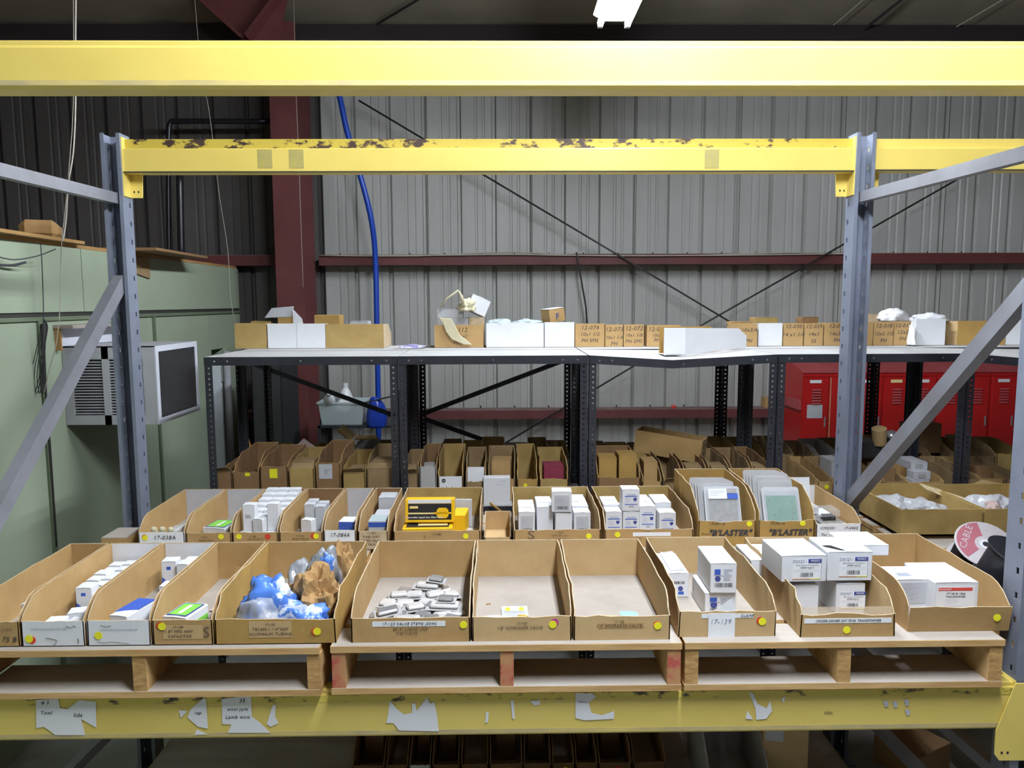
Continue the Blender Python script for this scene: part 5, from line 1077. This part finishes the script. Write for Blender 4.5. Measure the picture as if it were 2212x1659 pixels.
# right part: low fronted bins with yellow dots
for i, (a, b, pf, lab) in enumerate(((1765, 1800, 1040, 'kraft bin with a green yellow dot left of the right upright'), (1802, 1842, 1042, 'kraft bin partly behind the right upright, middle shelf'), (1856, 1906, 1040, 'kraft bin just right of the right upright, one yellow dot'), (1908, 1958, 1040, 'kraft bin with a yellow dot right of the first dotted one'), (1960, 2040, 1042, 'kraft bin topped by small white printed cartons, right'), (2078, 2120, 1036, 'kraft bin right of the black post with yellow and red dots'), (2122, 2170, 1034, 'kraft bin near the right edge of middle shelf'), (2172, 2215, 1034, 'kraft bin at the right edge of middle shelf'))):
    bb = mid(lab, a, b, pf, 985, m='kraft_dim' if i % 2 else 'kraft', L=.40, cham=.25, stk=(((.6, .07, 'sticker_yellow'),) if i in (0, 1, 2, 3, 5) else ((.3, .07, 'sticker_red'),) if i == 7 else ()))
    if i == 5: sticker(bb, bb['W'] * .9 - bb['W'] / 2, .06, 'sticker_red', y=-.0014)
    if i == 4:
        for q in range(3): IB(bb, ['lowest small white printed carton above the right bins', 'middle small white printed carton above the right bins', 'upper grey white carton above the right bins'][q], -.01 + q * .005, .06 + .08 * (q == 2), .085, .07 + .08 * (q == 2), .04, z=.05 + q * .041, m='white_dim', pr=lambda t, a_, b_, c_: plate(t, 'dark_print', -a_ * .25, a_ * .2, c_ * .2, c_ * .75, -b_ / 2 - .0012, 'grey_card'))
    if i in (1, 3, 6): IB(bb, ['', 'white flapped carton behind the right upright', '', 'brown carton inside the second dotted bin', '', '', 'brown carton inside the bin near right edge'][i], 0, .14, bb['W'] * .7, .14, .18 if i == 1 else .14, m='white_dim' if i == 1 else 'kraft_brown')
# tilted open carton lying on the bins
t = thing('open_carton', 'tilted open kraft carton marked in pencil, lying on the middle shelf bins', 'carton', at(1368, 975, 4.0), 0, None, (0, .10, -.45))
for s in (0, 1): MB().box(0, .36, s * .14, s * .14 + .004, 0, .12).build('side_panel', 'kraft', t)
MB().box(0, .36, .004, .14, 0, .004).build('bottom_panel', 'kraft_brown', t); MB().box(.356, .36, .004, .14, .004, .12).build('end_panel', 'kraft_light', t); MB().box(0, .004, .004, .14, .004, .12).build('end_panel', 'kraft_dim', t)
text('12-91', .03, (.3605, .07, .08), 'ink', t, 'handwriting', rot=(math.pi / 2, 0, math.pi / 2)); text('FH', .03, (.3605, .07, .04), 'ink', t, 'handwriting', rot=(math.pi / 2, 0, math.pi / 2))
# small loose things above the middle shelf
p = at(748, 935, 4.2); tag(MB().tube([(-.035, 0, .03), (.035, 0, -.03)], .026, 14).build('cardboard_tube', 'kraft_light', None, p), 'short cardboard tube above the middle shelf bins', 'tube')
p = at(790, 945, 4.2); tag(MB().tube([(-.06, 0, 0), (.06, 0, 0)], .013, 10).build('wooden_dowel', 'kraft_light', None, p), 'pale dowel lying right of the cardboard tube', 'dowel')
p = at(655, 962, 4.05); tag(MB().prism([(-.05, -.01), (.0, .035), (.06, -.01), (.04, -.02)], 'y', 0, .02).build('printed_packet', 'pink_card', None, p), 'pink and white packet on the middle shelf bins', 'packet')
p = at(1915, 955, 3.95)
tag(MB().lathe([(.035, 0), (.038, .09)], 16).build('cardboard_cup', 'kraft_light', None, (at(1900, 955, 3.95).x, 3.95, at(1900, 958, 3.95).z), (.25, -.2, 0), smooth=False), 'pale cardboard cup behind the diagonal brace', 'cup')
tag(MB().lathe([(.005, 0), (.035, .006), (.038, .02), (.02, .035), (.008, .04)], 20).build('metal_knob', 'nickel', None, at(1925, 945, 4.0), (.4, 0, 0), smooth=True), 'shiny round metal knob beside the cardboard cup', 'knob')  # small lathed metal knob
tag(MB().lathe([(.03, 0), (.03, .02)], 20).build('black_ring', 'wire_black', None, at(1948, 972, 3.95), (1.3, 0, .3)), 'black ring disc behind the diagonal brace', 'disc')
carton('dark brown open carton standing behind the diagonal brace', (at(1985, 975, 4.25).x, 4.25, at(1985, 975, 4.25).z), .18, .12, .17, .1, m='kraft_brown', name='kraft_carton')
carton('stack of black folders topped white, right of the right upright', (at(1872, 985, 4.0).x, 4.0, at(1872, 985, 4.0).z), .10, .12, .09, 0, m='coil_dark', name='folder_stack', cat='folders', flap=False)

# ================================================================ LOWER LEVEL UNDER THE RACK
LZ = .152
xl = 760
k = 0
labs = []
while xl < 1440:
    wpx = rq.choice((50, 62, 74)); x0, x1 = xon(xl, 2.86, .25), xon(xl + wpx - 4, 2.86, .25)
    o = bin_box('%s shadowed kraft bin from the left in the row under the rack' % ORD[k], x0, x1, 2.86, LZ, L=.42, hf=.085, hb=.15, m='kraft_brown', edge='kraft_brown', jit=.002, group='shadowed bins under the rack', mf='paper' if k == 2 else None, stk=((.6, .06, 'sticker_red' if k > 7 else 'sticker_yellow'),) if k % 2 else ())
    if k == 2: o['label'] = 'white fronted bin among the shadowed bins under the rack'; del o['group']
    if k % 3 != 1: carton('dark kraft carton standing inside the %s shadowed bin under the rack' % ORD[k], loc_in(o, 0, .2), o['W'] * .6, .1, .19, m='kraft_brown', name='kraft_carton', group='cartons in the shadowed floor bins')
    xl += wpx; k += 1
def open_box(label, x0, x1, y0, y1, z, h, m, inner=None):
    t = thing('open_tray', label, 'tray', (x0, y0, z)); W = x1 - x0; D = y1 - y0
    MB().box(0, W, 0, D, 0, .005).build('bottom_panel', inner or m, t); MB().box(0, W, 0, .005, .005, h * .45).build('front_panel', m, t); MB().box(0, W, D - .005, D, .005, h).build('back_panel', m, t)
    for s in (0, 1): MB().prism([(.005, .005), (D - .005, .005), (D - .005, h), (D * .5, h * .97), (.005, h * .45)], 'x', s * (W - .005), s * (W - .005) + .005).build('side_panel', m, t)
    return t
open_box('grey sloped open bin under the rack beam, right', xon(1528, 2.75, .4), xon(1658, 2.75, .4), 2.72, 3.05, .152, .30, 'grey_card')
carton('tall open kraft carton leaning beside the grey bin under the rack', (xon(1702, 2.8, .35), 2.86, .152), .17, .2, .33, -.25, m='kraft_light', name='kraft_carton', pr=lambda t, a, b, c: (plate(t, 'white_label', -a * .45, -a * .05, c * .68, c * .92, -b / 2 - .001, 'white_dim'), MB().box(-a * .3, a * .4, -b * .3, b * .3, c + .003, c + .004).build('opening', 'dark_void', t)))
tag(MB().box(-.04, .04, -.03, .03, 0, .003).build('paper_scrap', 'paper', None, (xon(1915, 2.8, .2), 2.78, .156), (.2, .1, .5)), 'white paper scrap on the floor pallet at right', 'paper')
carton('dim kraft carton lying at right under the rack', (xon(1970, 2.95, .25), 2.95, .152), .22, .2, .12, .5, m='kraft_brown', name='kraft_carton')

# ================================================================ AIR CONDITIONER in the green wall
ax0, ax1 = gx + .002, at(333, 750, 3.9).x; ay0, ay1 = 3.9, 4.43; az0, az1 = at(333, 917, 3.9).z, at(333, 748, 3.9).z
t = thing('air_conditioner', 'white window air conditioner sticking out of the green wall', 'air conditioner', (ax0, ay0, az0)); aw, ad, ah = ax1 - ax0, ay1 - ay0, az1 - az0
mb = MB(); mb.box(0, aw, .03, ad - .004, .0, ah - .006, 0)
mb.build('casing', 'ac_white', t)
mb = MB(); fr_ = .028
# louvred side frame facing camera
for (a, b, c_, d_) in ((0, .045, 0, ah), (.20, .235, 0, ah), (aw - .065, aw, 0, ah)): mb.box(a, b, 0, .03, c_, d_)
mb.box(.045, aw - .065, 0, .03, 0, .05); mb.box(.045, aw - .065, 0, .03, ah - .065, ah); mb.build('side_grille', 'ac_white', t)
MB().box(.045, aw - .065, .0285, .0295, .05, ah - .065).build('grille_back', 'dark_void', t)
n = 20
sl = None
for i in range(n):
    z = .056 + (ah - .125) * i / (n - 1)
    for a, b in ((.045, .20), (.235, aw - .065)):
        mb = MB(); mb.prism([(.004, z), (.022, z + .006), (.022, z + .0085), (.004, z + .0035)], 'x', a, b); mb.build('louvre', 'ac_white', t)
MB().box(0, aw, .0, ad, ah - .006 + .001, ah).build('top_cover', 'ac_white', t)
mb = MB(); mb.box(aw, aw + .006, 0, .03, 0, ah); mb.box(aw, aw + .006, ad - .03, ad, 0, ah); mb.box(aw, aw + .006, .03, ad - .03, 0, .03); mb.box(aw, aw + .006, .03, ad - .03, ah - .03, ah); mb.build('coil_frame', 'ac_bright', t)
MB().box(aw + .0005, aw + .002, .03, ad - .03, .03, ah - .03).build('coil', 'coil_dark', t)
mb = MB()
for i in range(26): y = .034 + i * (ad - .07) / 25; mb.box(aw + .002, aw + .0035, y - .0012, y + .0012, .03, ah - .03)
tag(mb.build('coil_fins', 'dark_metal', t), kind='stuff')
t = thing('window_sleeve', 'wood framed white sleeve panel above the air conditioner', 'frame', (gx + .001, 3.86, az1 + .003))
MB().box(0, .02, 0, .62, 0, .09).build('white_panel', 'ac_bright', t); MB().box(0, .03, -.012, 0, -.02, .11).build('wood_edge', 'plywood', t); MB().box(0.0, .10, -.02, .62, .092, .11).build('head_board', 'dust', t)

# ================================================================ RED LOCKERS at the back wall
LY = 5.96; LB = 6.41
lx0 = at(1735, 830, LY).x
zf1 = zat(1800, 806, LY); zb1 = zat(1750, 769, LB)
pitch = (at(2170, 870, LY).x - at(1765, 870, LY).x) / 7
bank = thing('locker_bank', 'row of red slope topped lockers standing against the ribbed wall', 'lockers', (lx0, LY, 0))
D = LB - LY
first = True
NL = 10
for i in range(NL):
    x = i * pitch
    MB().prism([(.012, 0), (D, 0), (D, zb1), (.012, zf1)], 'x', x + .0005, x + pitch - .0005).build('locker_body', ['locker_red'], bank)
    MB().prism([(0.0, zf1 + .001), (D, zb1 + .001), (D, zb1 + .004), (0.0, zf1 + .004)], 'x', x, x + pitch - .001).build('sloped_top', 'locker_top', bank)
    dz1 = zf1 - .035
    dd = MB().box(x + .012, x + pitch - .012, 0, .0115, .05, dz1).build('locker_door', 'locker_red', bank, bevel=.002)
    MB().box(x + .002, x + pitch - .002, .006, .012, dz1 + .006, zf1 - .004).build('top_rail', 'locker_red', bank)
    for k in range(6):
        z = dz1 - .10 - k * .022
        mb = MB(); mb.prism([(-.001, z - .007), (-.010, z - .005), (-.001, z + .006)], 'x', x + pitch * .33, x + pitch * .67); mb.build('louvre', 'locker_top', dd)
    if i in (0, 2, 3, 4, 7): MB().box(x + pitch * .25, x + pitch * .68, -.0012, 0, dz1 - .045, dz1 - .02).build('name_strip', 'paper' if i != 3 else 'yellow_pale', dd)
    MB().box(x + pitch * .82, x + pitch * .87, -.006, 0, dz1 - .40, dz1 - .32).build('handle', 'nickel', dd)
    if i == 0: MB().box(x + pitch * .18, x + pitch * .75, -.0012, 0, dz1 - .33, dz1 - .22).build('blank_notice', 'white_dim', dd)
    if i == 1: MB().box(x + .006, x + .010, -.001, .010, .05, dz1).build('bare_edge', 'kraft_light', bank)
sg = MB().box(-.02, -.001, 0.02, D, zf1 - .30, zf1 - .22).build('side_channel', 'locker_top', bank)

# ================================================================ WALL SERVICES
def cable(name, label, cat, pts, r, m, n=6, sub=4, group=None):
    P_ = [Vector(p) for p in pts]; out = []
    for i in range(len(P_) - 1):
        a = P_[max(i - 1, 0)]; b = P_[i]; c_ = P_[i + 1]; d_ = P_[min(i + 2, len(P_) - 1)]
        for k_ in range(sub):
            t_ = k_ / sub; out.append(.5 * ((2 * b) + (c_ - a) * t_ + (2 * a - 5 * b + 4 * c_ - d_) * t_ ** 2 + (3 * b - a - 3 * c_ + d_) * t_ ** 3))
    out.append(P_[-1]); mb = MB(); mb.tube(out, r, n); return tag(mb.build(name, m, None, smooth=True), label, cat, group)
cable('blue_pipe', 'bright blue hose running down the ribbed wall', 'hose', [at(690, 120, 6.2), at(722, 185, 6.2), at(735, 215, 6.2), at(750, 285, 6.2), at(784, 400, 6.22), at(803, 480, 6.25), at(811, 560, 6.3), at(814, 700, 6.3), at(817, 862, 6.3), at(818, 960, 6.3), Vector((at(818, 960, 6.3).x, 6.3, 0.0))], .023, 'blue_pipe', 10)
cable('brace_rod', 'long thin diagonal brace rod falling to the right across the wall', 'rod', [at(775, 217, 6.495), at(1580, 697, 6.495), at(1690, 763, 6.495)], .008, 'dark_metal', 6, 1)
cable('brace_rod', 'long thin diagonal brace rod rising to the right across the wall', 'rod', [at(2090, 375, 6.47), at(1525, 697, 6.47), at(1090, 958, 6.47)], .008, 'dark_metal', 6, 1)
cable('wall_conduit', 'thin grey conduit drop on the wall above the white top shelf bins', 'conduit', [at(1245, 545, 6.5), at(1258, 620, 6.5), at(1268, 700, 6.5), at(1266, 900, 6.5)], .008, 'dark_metal', 6, 3)
cable('black_pipe', 'black pipe elbow on the dark wall left of the column', 'pipe', [at(582, 262, 6.4), at(480, 262, 6.4), at(385, 262, 6.4), at(368, 266, 6.4), at(364, 300, 6.4), at(364, 460, 6.4), at(366, 580, 6.4)], .022, 'wire_black', 8, 3)
cable('vent_pipe', 'black vertical pipe crossing the girt left of the column', 'pipe', [at(388, 372, 6.3), at(390, 470, 6.3), at(392, 560, 6.3)], .03, 'wire_black', 8, 3)
for i, (y0_, y1_) in enumerate(((547, 550), (551, 548))):
    cable('girt_cable', ['loose cable lying along the upper girt, upper strand', 'loose cable lying along the upper girt, lower strand'][i], 'cable', [at(690, 552, 6.5), at(900, 553 - i, 6.5), at(1100, 545 + 5 * i, 6.5), at(1250, 552, 6.5), at(1500, 552, 6.5), at(1700, 546 + 4 * i, 6.5), at(1850, 548, 6.5)], .006, 'cable_pale', 5, 3)
cable('hanging_cord', 'pale twisted cord hanging from the roof in front of green wall', 'cord', [at(164, -20, 3.5), at(163, 90, 3.5), at(163, 230, 3.5), at(158, 330, 3.5), at(147, 400, 3.5), at(143, 470, 3.5), at(136, 520, 3.45)], .0035, 'cable_pale', 6, 4)  # pale cord let down from the roof
cable('hanging_cord', 'thinner pale cord beside the thick one, reaching the cable coil', 'cord', [at(158, -20, 3.52), at(158, 230, 3.52), at(143, 430, 3.5), at(133, 530, 3.47), at(131, 640, 3.47), at(122, 740, 3.47), at(106, 800, 3.47), at(95, 850, 3.47)], .002, 'cable_pale', 5, 4)
cable('dark_wire', 'thin dark wire running down the green wall at the left', 'wire', [at(88, 526, 3.7), at(92, 600, 3.7), at(94, 690, 3.7), at(92, 800, 3.7), at(97, 850, 3.7)], .0025, 'cable_dark', 5, 3)
cable('dark_wire', 'dark wire drooping at the top left of the green wall', 'wire', [at(-10, 553, 3.45), at(30, 561, 3.5), at(80, 553, 3.6), at(120, 538, 3.7)], .003, 'cable_dark', 5, 4)
cable('dark_wire', 'second dark wire drooping under the first at the left edge', 'wire', [at(-10, 572, 3.42), at(25, 573, 3.5), at(56, 566, 3.55)], .006, 'cable_dark', 5, 4)
for i in range(4):
    o_ = i * 6; cable('wire_coil', ['largest loop of the hanging wire coil on green wall', 'second loop of the hanging wire coil on green wall', 'narrow inner loop of the hanging wire coil', 'innermost strand bundle of the hanging wire coil'][i], 'wire coil', [at(95, 690, 3.66), at(82 + o_ * .6, 740, 3.66), at(68 + o_, 810, 3.66), at(74 + o_, 850, 3.66), at(88 + o_ * .4, 800, 3.66), at(98, 740, 3.66), at(103 - o_ * .3, 705, 3.66), at(96, 690, 3.66)], .002, 'cable_dark', 5, 4)
cable('conduit', 'dark conduit rising along the seam at the left of green wall', 'conduit', [at(92, 700, 3.72), at(98, 860, 3.72), at(106, 960, 3.72), at(114, 1080, 3.72), at(120, 1180, 3.72)], .008, 'dark_metal', 6, 3)
cable('thin_wire', 'thin wire dangling over the far end of green wall', 'wire', [at(420, -10, 5.3), at(435, 160, 5.3), at(450, 230, 5.3), at(463, 330, 5.3), at(475, 430, 5.3), at(492, 540, 5.3), at(498, 640, 5.3), at(507, 695, 5.3)], .002, 'cable_pale', 5, 4)
cable('thin_wire', 'thin grey wire hanging down in front of the red column', 'wire', [at(634, -20, 5.9), at(640, 215, 5.9), at(645, 330, 5.9), at(650, 480, 5.9), at(655, 620, 5.9)], .002, 'cable_pale', 5, 2)
# rolling cart with tub and blue bag, in front of the column
cy = 5.6
cz_ = zat(740, 919, cy)
cx0, cx1 = xon(686, cy, cz_), xon(852, cy, cz_)
t = thing('utility_cart', 'black utility cart with a raised push rail, beside the red column', 'cart', (cx0, cy, 0)); W = cx1 - cx0
MB().box(0, W, 0, .4, cz_ - .02, cz_ - .004).build('tray', 'angle_black', t); MB().box(0, W, 0, .4, .2, .215).build('tray', 'angle_black', t)
for x in (.01, W - .01):
    for y in (.01, .39): MB().box(x - .01, x + .01, y - .01, y + .01, .06, cz_ + (.0 if x < .1 else .22)).build('leg', 'angle_black', t); MB().lathe([(.03, -.01), (.03, .01)], 12, M=Matrix.Translation((x, y, .03)) @ Matrix.Rotation(math.pi / 2, 4, 'X')).build('caster', 'wire_black', t)
MB().bar((W - .22, 0, cz_ + .17), (W - .01, 0, cz_ + .22), .012, .012).build('push_rail', 'angle_black', t); MB().bar((W - .13, 0, cz_ + .0), (W - .13, 0, cz_ + .19), .01, .01).build('rail_post', 'angle_black', t)
tx = (xon(690, cy, cz_) + xon(783, cy, cz_)) / 2; tw = xon(785, cy, cz_) - xon(686, cy, cz_)
t = thing('plastic_tub', 'translucent plastic tub holding white bottles on the black cart', 'tub', (tx, cy + .16, cz_ - .002)); h = zat(740, 869, cy) - cz_
mb = MB(); a, b = tw * .44, tw * .5
def ring(hw, hd, z): return [(-hw, -hd, z), (hw, -hd, z), (hw, hd, z), (-hw, hd, z)]
v = ring(a, .12, 0) + ring(b, .14, h) + ring(b - .004, .136, h) + ring(a - .004, .116, .004)
fs = [(3, 2, 1, 0), (12, 13, 14, 15)]
for k_ in range(4):
    n_ = (k_ + 1) % 4; fs += [(k_, n_, 4 + n_, 4 + k_), (4 + k_, 4 + n_, 8 + n_, 8 + k_), (8 + k_, 8 + n_, 12 + n_, 12 + k_)]
mb.add(v, fs); mb.build('body', 'tub_plastic', t)
mb = MB(); mb.box(-b - .01, b + .01, -.15, -.138, h - .012, h); mb.box(-b - .01, b + .01, .138, .15, h - .012, h); mb.box(-b - .01, -b, -.138, .138, h - .012, h); mb.box(b, b + .01, -.138, .138, h - .012, h); mb.build('rim', 'tub_plastic', t)
def bottle(label, x, y, z, s, rot=(0, 0, 0)):
    t = thing('bottle', label, 'bottle', (x, y, z), 0, None, rot); MB().lathe([(.045 * s, 0), (.05 * s, .01 * s), (.05 * s, .14 * s), (.03 * s, .19 * s), (.015 * s, .21 * s)], 18).build('body', 'plastic_white', t, smooth=True); MB().lathe([(.018 * s, .211 * s), (.018 * s, .24 * s)], 12).build('cap', 'white_card', t)
bottle('white bottle standing upright in the plastic tub', tx + .0, cy + .2, cz_ + .03, 1.12)
bottle('white bottle lying to the left in the plastic tub', tx - .11, cy + .12, cz_ + .13, .85, (.9, -.35, .5))
bottle('squat white bottle between the other two in the tub', tx - .05, cy + .10, cz_ + .09, .8, (-.9, .5, 0))
for i, (dx, m_) in enumerate(((-.10, 'coil_dark'), (.10, 'maroon_card'))): tag(MB().box(-.045, .045, -.03, .03, 0, .13).build('small_pack', m_, None, (tx + dx, cy + .11, cz_ + .01)), ['dark pack inside the left of plastic tub', 'red pack inside the right of plastic tub'][i], 'pack')
blob('blue_bag', 'dark blue plastic bag hanging at the right of cart', 'bag', (xon(812, cy, cz_), cy + .03, cz_ - .02), (.075, .06, .24), 'blue_bag', 91, .2, 1.3)
cable('broom_handle', 'orange wooden broom handle leaning at the end of green wall', 'broom', [at(527, 925, 4.95), at(546, 990, 4.95), at(575, 1090, 4.95), at(651, 1340, 4.95)], .013, 'broom_wood', 8, 2)
tag(MB().lathe([(.02, 0), (.022, .02), (.012, .03)], 12).build('red_lid', 'red_print', None, (at(1455, 883, 6.56).x, 6.56, zat(1400, 885, WY - .2) + .006)), 'small red cap on the lower wall girt', 'cap')
carton('small kraft carton on the lower girt beside the lockers', (at(1656, 880, 6.6).x, 6.60, zat(1400, 885, WY - .2) + .006), .07, .1, .09, m='kraft', name='kraft_carton')
